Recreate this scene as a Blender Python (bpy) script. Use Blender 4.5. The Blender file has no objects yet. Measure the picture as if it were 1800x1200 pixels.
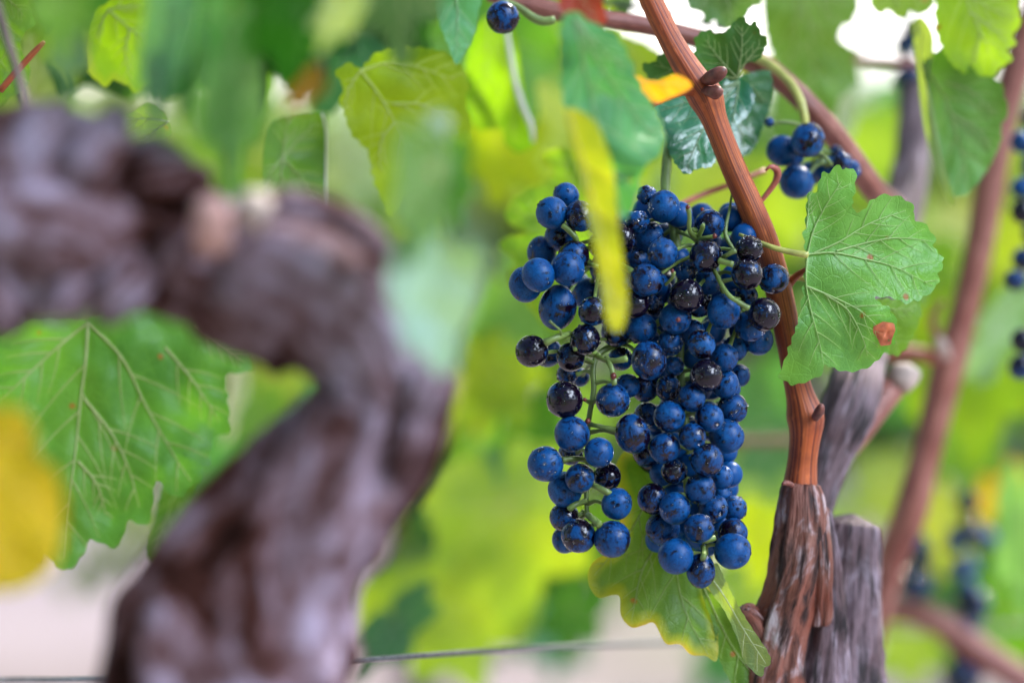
import bpy, bmesh, math, random
import numpy as np
from mathutils import Vector, Matrix, noise
from mathutils.geometry import delaunay_2d_cdt
R = math.radians
random.seed(7)
sc = bpy.context.scene
COL = sc.collection

# ------------------------------------------------------------------ camera
F = 85 / 36 * 1800                    # focal length in photo pixels (1800 wide)
cam_d = bpy.data.cameras.new("camera"); cam = bpy.data.objects.new("camera", cam_d); COL.objects.link(cam)
cam.location = (0, 0, 0.86); cam.rotation_euler = (R(90 - 5.8), 0, 0)
cam_d.lens = 85; cam_d.sensor_width = 36
cam_d.clip_start = 0.05; cam_d.clip_end = 2000
cam_d.dof.use_dof = True; cam_d.dof.focus_distance = 0.957; cam_d.dof.aperture_fstop = 2.6
sc.camera = cam
CM = Matrix.Translation(cam.location) @ cam.rotation_euler.to_matrix().to_4x4()

# ------------------------------------------------------------------ sky, sun, exposure
SUN_EL, SUN_AZ = 44, 38               # degrees; azimuth clockwise from +Y (the view direction)
w = bpy.data.worlds.new("World"); sc.world = w; w.use_nodes = True
nt = w.node_tree; bg = nt.nodes['Background']
sky = nt.nodes.new('ShaderNodeTexSky'); sky.sky_type = 'NISHITA'; sky.sun_disc = False
sky.sun_elevation = R(SUN_EL); sky.sun_rotation = R(SUN_AZ); sky.dust_density = 1.6; sky.air_density = 1.0
bg.inputs[1].default_value = 0.15
# bright cloud bank added out of view, upper right behind camera, as key light
def wn(t, **kw):
    x = nt.nodes.new('ShaderNode' + t)
    for k, v in kw.items(): setattr(x, k, v)
    return x
geo = wn('TexCoord'); nz = wn('TexNoise'); nz.inputs['Scale'].default_value = 2.6; nz.inputs['Detail'].default_value = 6; nz.inputs['Roughness'].default_value = .58
nt.links.new(geo.outputs['Generated'], nz.inputs['Vector'])
dt = wn('VectorMath', operation='DOT_PRODUCT'); dt.inputs[1].default_value = Vector((.62, -.50, .60)).normalized(); nt.links.new(geo.outputs['Generated'], dt.inputs[0])
m1 = wn('Math', operation='MULTIPLY_ADD'); m1.inputs[1].default_value = 1.4; m1.inputs[2].default_value = -.9; nt.links.new(dt.outputs['Value'], m1.inputs[0])
m2 = wn('Math', operation='ADD'); nt.links.new(m1.outputs[0], m2.inputs[0]); nt.links.new(nz.outputs['Fac'], m2.inputs[1])
rp = wn('ValToRGB'); rp.color_ramp.elements[0].position = .90; rp.color_ramp.elements[1].position = .97; nt.links.new(m2.outputs[0], rp.inputs[0])
mx = wn('MixRGB'); nt.links.new(rp.outputs[0], mx.inputs[0]); nt.links.new(sky.outputs[0], mx.inputs[1]); mx.inputs[2].default_value = (66, 74, 90, 1)
# white haze low in the sky beyond the vines
d2 = wn('VectorMath', operation='DOT_PRODUCT'); d2.inputs[1].default_value = Vector((.22, .97, .10)).normalized(); nt.links.new(geo.outputs['Generated'], d2.inputs[0])
r2 = wn('ValToRGB'); r2.color_ramp.elements[0].position = .90; r2.color_ramp.elements[1].position = .985; nt.links.new(d2.outputs['Value'], r2.inputs[0])
mx2 = wn('MixRGB'); nt.links.new(r2.outputs[0], mx2.inputs[0]); nt.links.new(mx.outputs[0], mx2.inputs[1]); mx2.inputs[2].default_value = (15, 14.5, 14, 1)
nt.links.new(mx2.outputs[0], bg.inputs[0])
sl = bpy.data.lights.new("sun", 'SUN'); sl.energy = 5.0; sl.angle = R(2); sl.color = (1, .93, .80)
so = bpy.data.objects.new("sun", sl); COL.objects.link(so)
sd = Vector((math.sin(R(SUN_AZ)) * math.cos(R(SUN_EL)), math.cos(R(SUN_AZ)) * math.cos(R(SUN_EL)), math.sin(R(SUN_EL))))
so.rotation_euler = sd.to_track_quat('Z', 'Y').to_euler(); so.location = (2, 4, 4)
sc.view_settings.view_transform = 'Standard'; sc.view_settings.look = 'None'
sc.view_settings.exposure = 0.6; sc.view_settings.gamma = 1
sc.cycles.use_denoising = True
sc.cycles.max_bounces = 10; sc.cycles.transmission_bounces = 8; sc.cycles.caustics_reflective = False; sc.cycles.caustics_refractive = False

def at(px, py, d):
    return CM @ Vector(((px - 900) / F * d, -(py - 600) / F * d, -d))
def S(px, d=0.96): return px / F * d

# ------------------------------------------------------------------ materials
class N:
    def __init__(s, name):
        s.m = bpy.data.materials.new(name); s.m.use_nodes = True; s.t = s.m.node_tree
        s.p = s.t.nodes['Principled BSDF']; s.out = s.t.nodes['Material Output']
    def n(s, typ, **kw):
        x = s.t.nodes.new('ShaderNode' + typ)
        for k, v in kw.items():
            if k.startswith('i_'): x.inputs[k[2:].replace('_', ' ')].default_value = v
            else: setattr(x, k, v)
        return x
    def l(s, a, b): s.t.links.new(a, b)
    def set(s, **kw):
        for k, v in kw.items(): s.p.inputs[k.replace('_', ' ')].default_value = v
    def coord(s, kind='Object'): return s.n('TexCoord').outputs[kind]
    def noise(s, vec, scale, detail=4, rough=.5, dist=0):
        x = s.n('TexNoise'); x.inputs['Scale'].default_value = scale; x.inputs['Detail'].default_value = detail
        x.inputs['Roughness'].default_value = rough; x.inputs['Distortion'].default_value = dist
        s.l(vec, x.inputs['Vector']); return x.outputs['Fac']
    def vor(s, vec, scale, feature='F1'):
        x = s.n('TexVoronoi', feature=feature); x.inputs['Scale'].default_value = scale; s.l(vec, x.inputs['Vector']); return x
    def ramp(s, fac, a, b, ca=(0, 0, 0, 1), cb=(1, 1, 1, 1)):
        x = s.n('ValToRGB'); e = x.color_ramp.elements
        e[0].position = a; e[1].position = b; e[0].color = ca; e[1].color = cb; s.l(fac, x.inputs[0]); return x.outputs[0]
    def mix(s, fac, a, b, mode='MIX'):
        x = s.n('MixRGB', blend_type=mode)
        for i, v in ((0, fac), (1, a), (2, b)):
            if isinstance(v, (int, float)): x.inputs[i].default_value = v if i == 0 else (v, v, v, 1)
            elif isinstance(v, tuple): x.inputs[i].default_value = (*v, 1) if len(v) == 3 else v
            else: s.l(v, x.inputs[i])
        return x.outputs[0]
    def math(s, op, a, b=0.0, clamp=False):
        x = s.n('Math', operation=op, use_clamp=clamp)
        for i, v in ((0, a), (1, b)):
            if isinstance(v, (int, float)): x.inputs[i].default_value = v
            else: s.l(v, x.inputs[i])
        return x.outputs[0]
    def mapv(s, vec, scale=(1, 1, 1), off=None):
        x = s.n('Mapping'); x.inputs['Scale'].default_value = scale; s.l(vec, x.inputs['Vector'])
        if off is not None: s.l(off, x.inputs['Location'])
        return x.outputs[0]
    def bump(s, h, strength, dist, normal=None):
        x = s.n('Bump'); x.inputs['Strength'].default_value = strength; x.inputs['Distance'].default_value = dist
        s.l(h, x.inputs['Height'])
        if normal is not None: s.l(normal, x.inputs['Normal'])
        return x.outputs[0]

def leaf_material(name, rough=.42, wet=False, trans=.42):
    k = N(name); oi = k.n('ObjectInfo'); oc = k.coord()
    off = k.math('MULTIPLY', oi.outputs['Random'], 3.0)
    v = k.mapv(oc, off=off)
    ed = k.n('Attribute', attribute_name='edge').outputs['Fac']; vp = k.n('Attribute', attribute_name='vein').outputs['Fac']
    big = k.noise(v, 28, 3); fine = k.noise(v, 260, 3)
    col = k.mix(k.ramp(big, .35, .65), k.mix(1.0, oi.outputs['Color'], (.68, .74, .70), 'MULTIPLY'), k.mix(1.0, oi.outputs['Color'], (1.28, 1.2, 1.0), 'MULTIPLY'))
    col = k.mix(k.math('MULTIPLY', k.ramp(k.noise(v, 11, 3, .5, .6), .45, .65), .4), col, k.mix(1.0, oi.outputs['Color'], (1.7, 1.2, .6), 'MULTIPLY'))
    # small vein network
    ve = k.vor(k.mapv(v, (1, 1, 1)), 420, 'DISTANCE_TO_EDGE').outputs['Distance']
    net = k.ramp(ve, .0, .11, (1, 1, 1, 1), (0, 0, 0, 1))
    ve2 = k.vor(v, 130, 'DISTANCE_TO_EDGE').outputs['Distance']
    net2 = k.ramp(ve2, .0, .05, (1, 1, 1, 1), (0, 0, 0, 1))
    nn = k.math('ADD', k.math('MULTIPLY', net, .07), k.math('MULTIPLY', net2, .13))
    lite = k.mix(1.0, oi.outputs['Color'], (2.1, 1.6, 1.5), 'MULTIPLY')
    col = k.mix(nn, col, lite)
    col = k.mix(k.math('MULTIPLY', vp, .35), col, lite)
    # yellowing margin; width and strength by the colour's alpha
    mm = k.math('MULTIPLY', k.math('ADD', ed, k.math('MULTIPLY', k.math('SUBTRACT', big, .5), 1.1)), oi.outputs['Alpha'], True)
    mcol = k.mix(k.ramp(mm, .72, 1.0), (.40, .40, .03), (.55, .30, .02))
    mf = k.ramp(mm, .48, .85)
    col = k.mix(mf, col, mcol)
    # rusty specks
    sp = k.vor(v, 85).outputs['Distance']; spg = k.noise(v, 33, 2)
    sf = k.math('MULTIPLY', k.ramp(sp, .10, .16, (1, 1, 1, 1), (0, 0, 0, 1)), k.ramp(spg, .57, .60))
    col = k.mix(k.math('MULTIPLY', sf, .85), col, (.30, .09, .015))
    k.l(col, k.p.inputs['Base Color'])
    k.set(Roughness=.16 if wet else rough, IOR=1.45, Specular_IOR_Level=.38)
    if wet: k.set(Coat_Weight=.7, Coat_Roughness=.05)
    h = k.math('SUBTRACT', k.math('MULTIPLY', fine, .25), k.math('ADD', k.math('MULTIPLY', net, .35), k.math('MULTIPLY', net2, .6)))
    bn = k.bump(h, .55, .00035)
    if wet:
        bn = k.bump(k.ramp(k.noise(v, 55, 3, dist=1.5), .42, .58), .6, .0006, bn)
    k.l(bn, k.p.inputs['Normal'])
    tr = k.n('BsdfTranslucent'); k.l(k.mix(1.0, col, (1.6, 1.6, .2), 'MULTIPLY'), tr.inputs['Color']); k.l(bn, tr.inputs['Normal'])
    ms = k.n('MixShader'); ms.inputs[0].default_value = trans
    k.l(k.p.outputs[0], ms.inputs[1]); k.l(tr.outputs[0], ms.inputs[2]); k.l(ms.outputs[0], k.out.inputs[0])
    return k.m
M_leaf = leaf_material('leaf_blade'); M_thick = leaf_material('waxy_leaf_blade', .36, trans=.2); M_back = leaf_material('thin_backlit_blade', trans=.62); M_wet = leaf_material('wet_leaf_blade', wet=True, trans=.2)

def vein_material():
    k = N('leaf_vein'); oi = k.n('ObjectInfo')
    col = k.mix(.55, k.mix(1.0, oi.outputs['Color'], (2.6, 2.0, 2.6), 'MULTIPLY'), (.50, .56, .24))
    k.l(col, k.p.inputs['Base Color']); k.set(Roughness=.5)
    tr = k.n('BsdfTranslucent'); k.l(col, tr.inputs['Color'])
    ms = k.n('MixShader'); ms.inputs[0].default_value = .4
    k.l(k.p.outputs[0], ms.inputs[1]); k.l(tr.outputs[0], ms.inputs[2]); k.l(ms.outputs[0], k.out.inputs[0])
    return k.m
M_vein = vein_material()

def foliage_material():
    k = N('vine_foliage'); tc = k.n('Attribute', attribute_name='tint').outputs['Color']
    k.l(tc, k.p.inputs['Base Color']); k.set(Roughness=.45)
    tr = k.n('BsdfTranslucent'); k.l(k.mix(1.0, tc, (1.3, 1.35, .2), 'MULTIPLY'), tr.inputs['Color'])
    ms = k.n('MixShader'); ms.inputs[0].default_value = .4
    k.l(k.p.outputs[0], ms.inputs[1]); k.l(tr.outputs[0], ms.inputs[2]); k.l(ms.outputs[0], k.out.inputs[0])
    return k.m
M_fol = foliage_material()

def cane_material(name, c1, c2, c3, stri=60, rough=.45, depth=.0003):
    """ripe cane: fine lengthwise ridges (UV: u round, v metres along)"""
    k = N(name); uv = k.coord('UV'); oc = k.coord()
    a = k.noise(k.mapv(uv, (stri, 7, 1)), 1, 2, .5)
    b = k.noise(k.mapv(uv, (stri * 2.4, 50, 1)), 1, 2, .5)
    big = k.noise(oc, 40, 3)
    col = k.mix(k.ramp(big, .35, .68), c1, c2)
    col = k.mix(k.math('MULTIPLY', k.ramp(k.noise(oc, 75, 4, .6), .50, .66), .55), col, c3)
    col = k.mix(k.ramp(a, .36, .55, (1, 1, 1, 1), (0, 0, 0, 1)), col, c3)
    col = k.mix(k.math('MULTIPLY', k.ramp(k.noise(k.mapv(uv, (14, 120, 1)), 1, 3), .60, .72), .5), col, tuple(min(1, x * 1.6) for x in c2))
    k.l(col, k.p.inputs['Base Color']); k.set(Roughness=rough)
    k.l(k.bump(k.math('ADD', a, k.math('MULTIPLY', b, .4)), .9, depth), k.p.inputs['Normal'])
    return k.m
M_cane = cane_material('ripe_cane', (.40, .075, .016), (.50, .13, .030), (.12, .018, .006))
M_cane2 = cane_material('pink_cane', (.25, .07, .045), (.40, .17, .125), (.12, .03, .02))
def bark_material(name, c1, c2, pale, dark, sx=22, depth=.0014, ls=1.0, wobble=.35, pl=.52, rgh=.62, spc=.4):
    """old peeling vine bark: long fibres, dark gaps, pale flakes with lilac-white highlights painted in"""
    k = N(name); uv = k.coord('UV'); oc = k.coord()
    wob = k.noise(oc, 45 * ls, 3)
    w3 = k.n('CombineXYZ'); k.l(k.math('MULTIPLY', wob, wobble), w3.inputs[0])
    a = k.noise(k.mapv(uv, (sx, 42 * ls, 1), off=w3.outputs[0]), 1, 6, .62, .35)
    b = k.noise(k.mapv(uv, (sx * 3.2, 60 * ls, 1)), 1, 4, .6, .2)
    big = k.noise(oc, 30, 4, .6); fl = k.noise(k.mapv(uv, (sx * .5, 55 * ls, 1)), 1, 4, .6, .6)
    col = k.mix(k.ramp(big, .38, .62), c1, c2)
    col = k.mix(k.ramp(fl, pl, .66), col, pale)
    col = k.mix(k.ramp(b, .34, .52, (1, 1, 1, 1), (0, 0, 0, 1)), col, tuple(x * .55 for x in c1))
    col = k.mix(k.ramp(a, .38, .40 + .12 * ls, (1, 1, 1, 1), (0, 0, 0, 1)), col, dark)
    k.l(col, k.p.inputs['Base Color']); k.set(Roughness=rgh, Specular_IOR_Level=spc)
    k.l(k.bump(k.math('ADD', k.math('ADD', a, k.math('MULTIPLY', b, .5)), k.math('MULTIPLY', fl, .5)), 1.0, depth), k.p.inputs['Normal'])
    return k.m
def big_bark():
    """gnarled grey-lilac bark: shreds following the twist, dark red shade painted in hollows, lilac highlights on ridges"""
    k = N('gnarled_bark'); uv = k.coord('UV'); oc = k.coord()
    lum = k.noise(oc, 26, 6, .62, 1.0); wob = k.noise(oc, 22, 3)
    w3 = k.n('CombineXYZ'); k.l(k.math('MULTIPLY', wob, 3.0), w3.inputs[0]); k.l(k.math('MULTIPLY', wob, 2.0), w3.inputs[1])
    shr = k.noise(k.mapv(uv, (13, 36, 1), off=w3.outputs[0]), 1, 6, .65, .5); fine = k.noise(oc, 120, 5, .65, .4)
    s = k.math('ADD', k.math('ADD', k.math('MULTIPLY', lum, .50), k.math('MULTIPLY', shr, .36)), k.math('MULTIPLY', fine, .14))
    x = k.n('ValToRGB'); k.l(s, x.inputs[0]); e = x.color_ramp.elements
    e[0].position = .40; e[0].color = (.010, .004, .003, 1); e[1].position = .64; e[1].color = (.50, .43, .56, 1)
    for q, c in ((.455, (.062, .022, .016, 1)), (.50, (.165, .098, .105, 1)), (.56, (.31, .235, .29, 1))):
        n_ = e.new(q); n_.color = c
    k.l(x.outputs[0], k.p.inputs['Base Color']); k.set(Roughness=.95, Specular_IOR_Level=.04)
    k.l(k.bump(s, 1.0, .012), k.p.inputs['Normal'])
    return k.m
M_big = big_bark()
M_old = bark_material('old_bark', (.14, .09, .08), (.26, .19, .19), (.38, .33, .34), (.03, .016, .014))
M_post = bark_material('weathered_bark', (.11, .062, .065), (.21, .145, .165), (.34, .27, .31), (.016, .009, .010), sx=26)
M_spur = bark_material('shreddy_bark', (.20, .055, .030), (.24, .11, .08), (.48, .40, .41), (.022, .007, .005), sx=13, depth=.0016)

def simple(name, col, rough=.5, var=.25, scale=120, metal=0, trans=0.0, bumpd=0):
    k = N(name); oc = k.coord(); n = k.noise(oc, scale, 4)
    c = k.mix(k.ramp(n, .3, .7), tuple(x * (1 - var) for x in col), tuple(min(1, x * (1 + var)) for x in col))
    k.l(c, k.p.inputs['Base Color']); k.set(Roughness=rough, Metallic=metal)
    if bumpd: k.l(k.bump(n, .7, bumpd), k.p.inputs['Normal'])
    if trans: k.set(Subsurface_Weight=trans, Subsurface_Scale=.004, Subsurface_Radius=(1, .8, .2))
    return k.m
M_green = simple('green_stem', (.15, .22, .05), .42, .35, 160, bumpd=.0003)
M_petiole = simple('petiole_skin', (.42, .42, .10), .4, .3, 200)
M_redstem = simple('reddish_stem', (.40, .10, .07), .4, .35, 150)
M_bud = simple('bud_scale', (.16, .05, .035), .5, .5, 300, bumpd=.0006)
M_cut = simple('pale_cut_wood', (.42, .33, .28), .7, .25, 200, bumpd=.0004)
M_wire = simple('galvanised_wire', (.12, .13, .13), .4, .3, 300, metal=.5)
M_tube = simple('black_tube', (.03, .04, .035), .4, .2, 90)
M_rust = simple('dead_leaf_patch', (.48, .13, .05), .45, .4, 260, bumpd=.0007)
M_rim = simple('painted_sunlit_rim', (.62, .60, .52), .6, .1, 90)
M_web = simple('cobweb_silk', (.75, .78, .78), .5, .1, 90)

def grape_material(name, bias):
    k = N(name); oi = k.n('ObjectInfo'); oc = k.coord(); rnd = oi.outputs['Random']
    off = k.math('MULTIPLY', rnd, 37.0); v = k.mapv(oc, off=off)
    n1 = k.noise(v, 1.15, 5, .62, .6)
    n2 = k.noise(k.mapv(v, (1, 1, .35)), 4.5, 5, .7, 1.2)
    thr = k.math('ADD', bias, k.math('MULTIPLY', k.math('SUBTRACT', rnd, .5), .16))
    s = k.math('ADD', k.math('MULTIPLY', n1, .72), k.math('MULTIPLY', n2, .28))
    rub = k.ramp(k.math('ADD', k.math('SUBTRACT', s, thr), .5), .455, .525)       # 1 = waxy bloom, 0 = rubbed bare
    dots = k.ramp(k.vor(v, 5.5).outputs['Distance'], .13, .20)
    dsel = k.ramp(k.noise(v, .9, 2), .42, .60, (1, 1, 1, 1), (0, 0, 0, 1))
    dots = k.math('MAXIMUM', dots, dsel)
    dots2 = k.ramp(k.vor(k.mapv(v, off=None), 12).outputs['Distance'], .17, .26)
    cr = k.ramp(k.noise(v, 3.2, 2, .5, 2.2), .475, .50)
    cr2 = k.ramp(k.noise(v, 3.2, 2, .5, 2.2), .50, .52, (1, 1, 1, 1), (0, 0, 0, 1))
    crack = k.math('MAXIMUM', cr, 0.0)
    crk = k.math('SUBTRACT', 1.0, k.math('MULTIPLY', k.math('MULTIPLY', cr, cr2), .55))
    m = k.math('MULTIPLY', k.math('MULTIPLY', rub, dots), k.math('MULTIPLY', k.math('ADD', k.math('MULTIPLY', dots2, .6), .4), crk))
    bcol = k.mix(k.ramp(n2, .3, .75), (.001, .036, .14), (.003, .092, .30))
    bcol = k.mix(k.math('MULTIPLY', k.ramp(n1, .50, .72), .6), bcol, (.016, .135, .36))
    bcol = k.mix(k.math('MULTIPLY', rnd, .45), bcol, (.001, .018, .09))
    skin = k.mix(k.ramp(n1, .3, .7), (.006, .0015, .006), (.0015, .002, .012))
    col = k.mix(m, skin, bcol)
    k.l(col, k.p.inputs['Base Color'])
    rr = k.n('MapRange'); k.l(m, rr.inputs[0]); rr.inputs[3].default_value = .045; rr.inputs[4].default_value = .36
    k.l(rr.outputs[0], k.p.inputs['Roughness']); k.set(IOR=1.42)
    sp_ = k.n('MapRange'); k.l(m, sp_.inputs[0]); sp_.inputs[3].default_value = .6; sp_.inputs[4].default_value = .28; k.l(sp_.outputs[0], k.p.inputs['Specular IOR Level'])
    k.l(k.bump(k.math('ADD', k.math('MULTIPLY', n2, .6), k.math('MULTIPLY', m, .5)), .5, .00010), k.p.inputs['Normal'])
    return k.m
M_grape = grape_material('grape_skin_bloom', .455)
M_grape_bare = grape_material('grape_skin_rubbed', .56)
kk = N('water'); kk.set(Base_Color=(1, 1, 1, 1), Roughness=0.0, IOR=1.33, Transmission_Weight=1.0); M_water = kk.m

# ------------------------------------------------------------------ object helpers
def tag(o, label=None, cat=None, group=None, kind=None):
    if label: o['label'] = label
    if cat: o['category'] = cat
    if group: o['group'] = group
    if kind: o['kind'] = kind
    return o
def empty(name, loc, label, cat, group=None):
    o = bpy.data.objects.new(name, None); COL.objects.link(o); o.location = loc; o.empty_display_size = .01
    return tag(o, label, cat, group)
def mesh_obj(name, verts, faces, mat, parent=None, origin=None, smooth=True, uv=None):
    """verts in world space; origin = where the object's own origin sits"""
    org = Vector(origin) if origin is not None else (Vector(parent.location) if parent is not None and parent.parent is None else Vector((0, 0, 0)))
    me = bpy.data.meshes.new(name)
    me.from_pydata([tuple(Vector(v) - org) for v in verts], [], faces)
    if smooth: me.polygons.foreach_set('use_smooth', [True] * len(me.polygons))
    if uv is not None:
        L = me.uv_layers.new(name='UVMap')
        li = np.zeros(len(me.loops), dtype=np.int32); me.loops.foreach_get('vertex_index', li)
        if isinstance(uv, dict): flat = np.array([uv['f'][i] for i in range(len(me.loops))])
        else: flat = np.array(uv)[li]
        L.data.foreach_set('uv', flat.astype(np.float32).ravel())
    me.materials.append(mat); me.update()
    o = bpy.data.objects.new(name, me); COL.objects.link(o)
    if parent is not None:
        o.parent = parent; o.location = org - Vector(parent.matrix_world.translation if parent.parent else parent.location)
    else: o.location = org
    return o

def spline(P, step):
    """Catmull-Rom through rows of P (any width), resampled every ~step (uses first 3 columns for length)"""
    P = np.array(P, float)
    if len(P) == 2: P = np.array([P[0], (P[0] + P[1]) / 2, P[1]])
    Q = np.vstack([2 * P[0] - P[1], P, 2 * P[-1] - P[-2]]); out = []
    for i in range(1, len(Q) - 2):
        n = max(2, int(np.linalg.norm(Q[i + 1][:3] - Q[i][:3]) / step))
        for t in np.arange(n) / n:
            out.append(.5 * ((2 * Q[i]) + (Q[i + 1] - Q[i - 1]) * t + (2 * Q[i - 1] - 5 * Q[i] + 4 * Q[i + 1] - Q[i + 2]) * t * t + (-Q[i - 1] + 3 * Q[i] - 3 * Q[i + 1] + Q[i + 2]) * t ** 3))
    out.append(P[-1]); return np.array(out)

class Tubes:
    """collects tubes of one mesh"""
    def __init__(s): s.v = []; s.f = []; s.uv = []
    def add(s, pts, segs=12, step=None, disp=None, cap=True, flat=1.0, twist=0):
        """pts: rows (x,y,z,radius)"""
        P = spline(pts, step or max(.0015, np.mean([p[3] for p in pts]) * .6))
        X = P[:, :3]; T = np.gradient(X, axis=0); T /= np.linalg.norm(T, axis=1)[:, None] + 1e-12
        u = np.cross(T[0], [0.3, 1, .1]); u /= np.linalg.norm(u); b0 = len(s.v); L = 0
        for i in range(len(X)):
            if i: L += np.linalg.norm(X[i] - X[i - 1])
            u = u - T[i] * np.dot(u, T[i]); u /= np.linalg.norm(u); w_ = np.cross(T[i], u)
            for j in range(segs + 1):
                a = 2 * math.pi * (j % segs) / segs; r = P[i, 3]
                if disp: r *= disp(L, a, i / (len(X) - 1))
                s.v.append(tuple(X[i] + r * (math.cos(a) * u + flat * math.sin(a) * w_))); s.uv.append((j / segs + L * twist, L))
        k = segs + 1
        for i in range(len(X) - 1):
            for j in range(segs):
                a = b0 + i * k + j; s.f.append((a, a + 1, a + k + 1, a + k))
        if cap:
            for i, rev in ((0, 1), (len(X) - 1, 0)):
                c = len(s.v); s.v.append(tuple(X[i] + (T[i] * P[i, 3] * .35 * (1 if not rev else -1)))); s.uv.append((.5, 0))
                for j in range(segs):
                    a = b0 + i * k + j; s.f.append((c, a + 1, a) if rev else (c, a, a + 1))
        return s
    def obj(s, name, mat, parent=None, origin=None): return mesh_obj(name, s.v, s.f, mat, parent, origin, uv=s.uv)
def pt(*rows):
    """rows (px, py, depth, radius_px) -> world x,y,z,radius"""
    return [(*at(a, b, d), S(r, d)) for a, b, d, r in rows]
def tube_obj(name, rows, mat, label=None, cat=None, parent=None, segs=14, disp=None, group=None, step=None, flat=1.0):
    p = pt(*rows); t = Tubes().add(p, segs, disp=disp, step=step, flat=flat)
    o = t.obj(name, mat, parent, None if parent else p[0][:3])
    if label: tag(o, label, cat, group)
    return o

# ------------------------------------------------------------------ leaves
CTRL = [(-180, .10), (-160, .50), (-135, .58), (-105, .74), (-76, .60), (-50, .90), (-24, .66), (0, 1.0), (24, .68), (50, .92), (77, .58), (105, .72), (135, .56), (160, .48), (180, .10)]
def template(seed, n=150, teeth=.06, lob=1.0):
    rnd = random.Random(seed); A = [c[0] + rnd.uniform(-4, 4) for c in CTRL]; A[0], A[-1] = -180, 180
    B = [(.72 + (c[1] - .72) * lob if 0 < i < len(CTRL) - 1 else c[1]) * rnd.uniform(.93, 1.07) for i, c in enumerate(CTRL)]; out = []
    for i in range(n):
        a = -180 + 360 * i / n
        k = max(0, min(len(A) - 2, sum(1 for x in A if x <= a) - 1)); t = (a - A[k]) / (A[k + 1] - A[k]); t = t * t * (3 - 2 * t)
        r = B[k] + (B[k + 1] - B[k]) * t
        r *= 1 + teeth * (2 * ((i * .19 + .3 * math.sin(i)) % 1) - 1) * (1 if abs(a) < 165 else 0)
        out.append((r * math.sin(R(a)), r * math.cos(R(a))))
    tips = [(.93 * B[7] * math.sin(R(A[7])), .93 * B[7] * math.cos(R(A[7])))] + [(.9 * B[i] * math.sin(R(A[i])), .9 * B[i] * math.cos(R(A[i]))) for i in (5, 9, 3, 11)]
    return out, tips

def inside(P, poly):
    x, y = P[:, 0][:, None], P[:, 1][:, None]; a = poly; b = np.roll(poly, -1, 0)
    c = ((a[:, 1] > y) != (b[:, 1] > y)) & (x < (b[:, 0] - a[:, 0]) * (y - a[:, 1]) / (b[:, 1] - a[:, 1] + 1e-12) + a[:, 0])
    return c.sum(1) % 2 == 1
def segdist(P, A, B):
    best = np.full(len(P), 1e9)
    for a, b in zip(A, B):
        ab = b - a; t = np.clip(((P - a) @ ab) / (ab @ ab + 1e-12), 0, 1)
        best = np.minimum(best, np.linalg.norm(P - (a + t[:, None] * ab), axis=1))
    return best

def toothed(out, amp, per, seed):
    rnd = random.Random(seed); C = spline([(*p, 0) for p in out] + [(*out[0], 0)], 3.0)[:-1, :2]
    if amp <= 0: return C
    T = np.roll(C, -1, 0) - np.roll(C, 1, 0); Nn = np.stack([T[:, 1], -T[:, 0]], 1); Nn /= np.linalg.norm(Nn, axis=1)[:, None] + 1e-9
    area = .5 * np.sum(C[:, 0] * np.roll(C[:, 1], -1) - np.roll(C[:, 0], -1) * C[:, 1])
    if area < 0: Nn = -Nn
    ph = 0; res = []; cur = per * rnd.uniform(.7, 1.3); a_ = amp
    for i in range(len(C)):
        ph += np.linalg.norm(C[i] - C[i - 1]) if i else 0
        if ph > cur: ph -= cur; cur = per * rnd.uniform(.65, 1.4); a_ = amp * rnd.uniform(.5, 1.3)
        t = ph / cur; h = (t / .62 if t < .62 else (1 - t) / .38)
        res.append(C[i] + Nn[i] * a_ * (h ** .8 - .3))
    return np.array(res)

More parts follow.
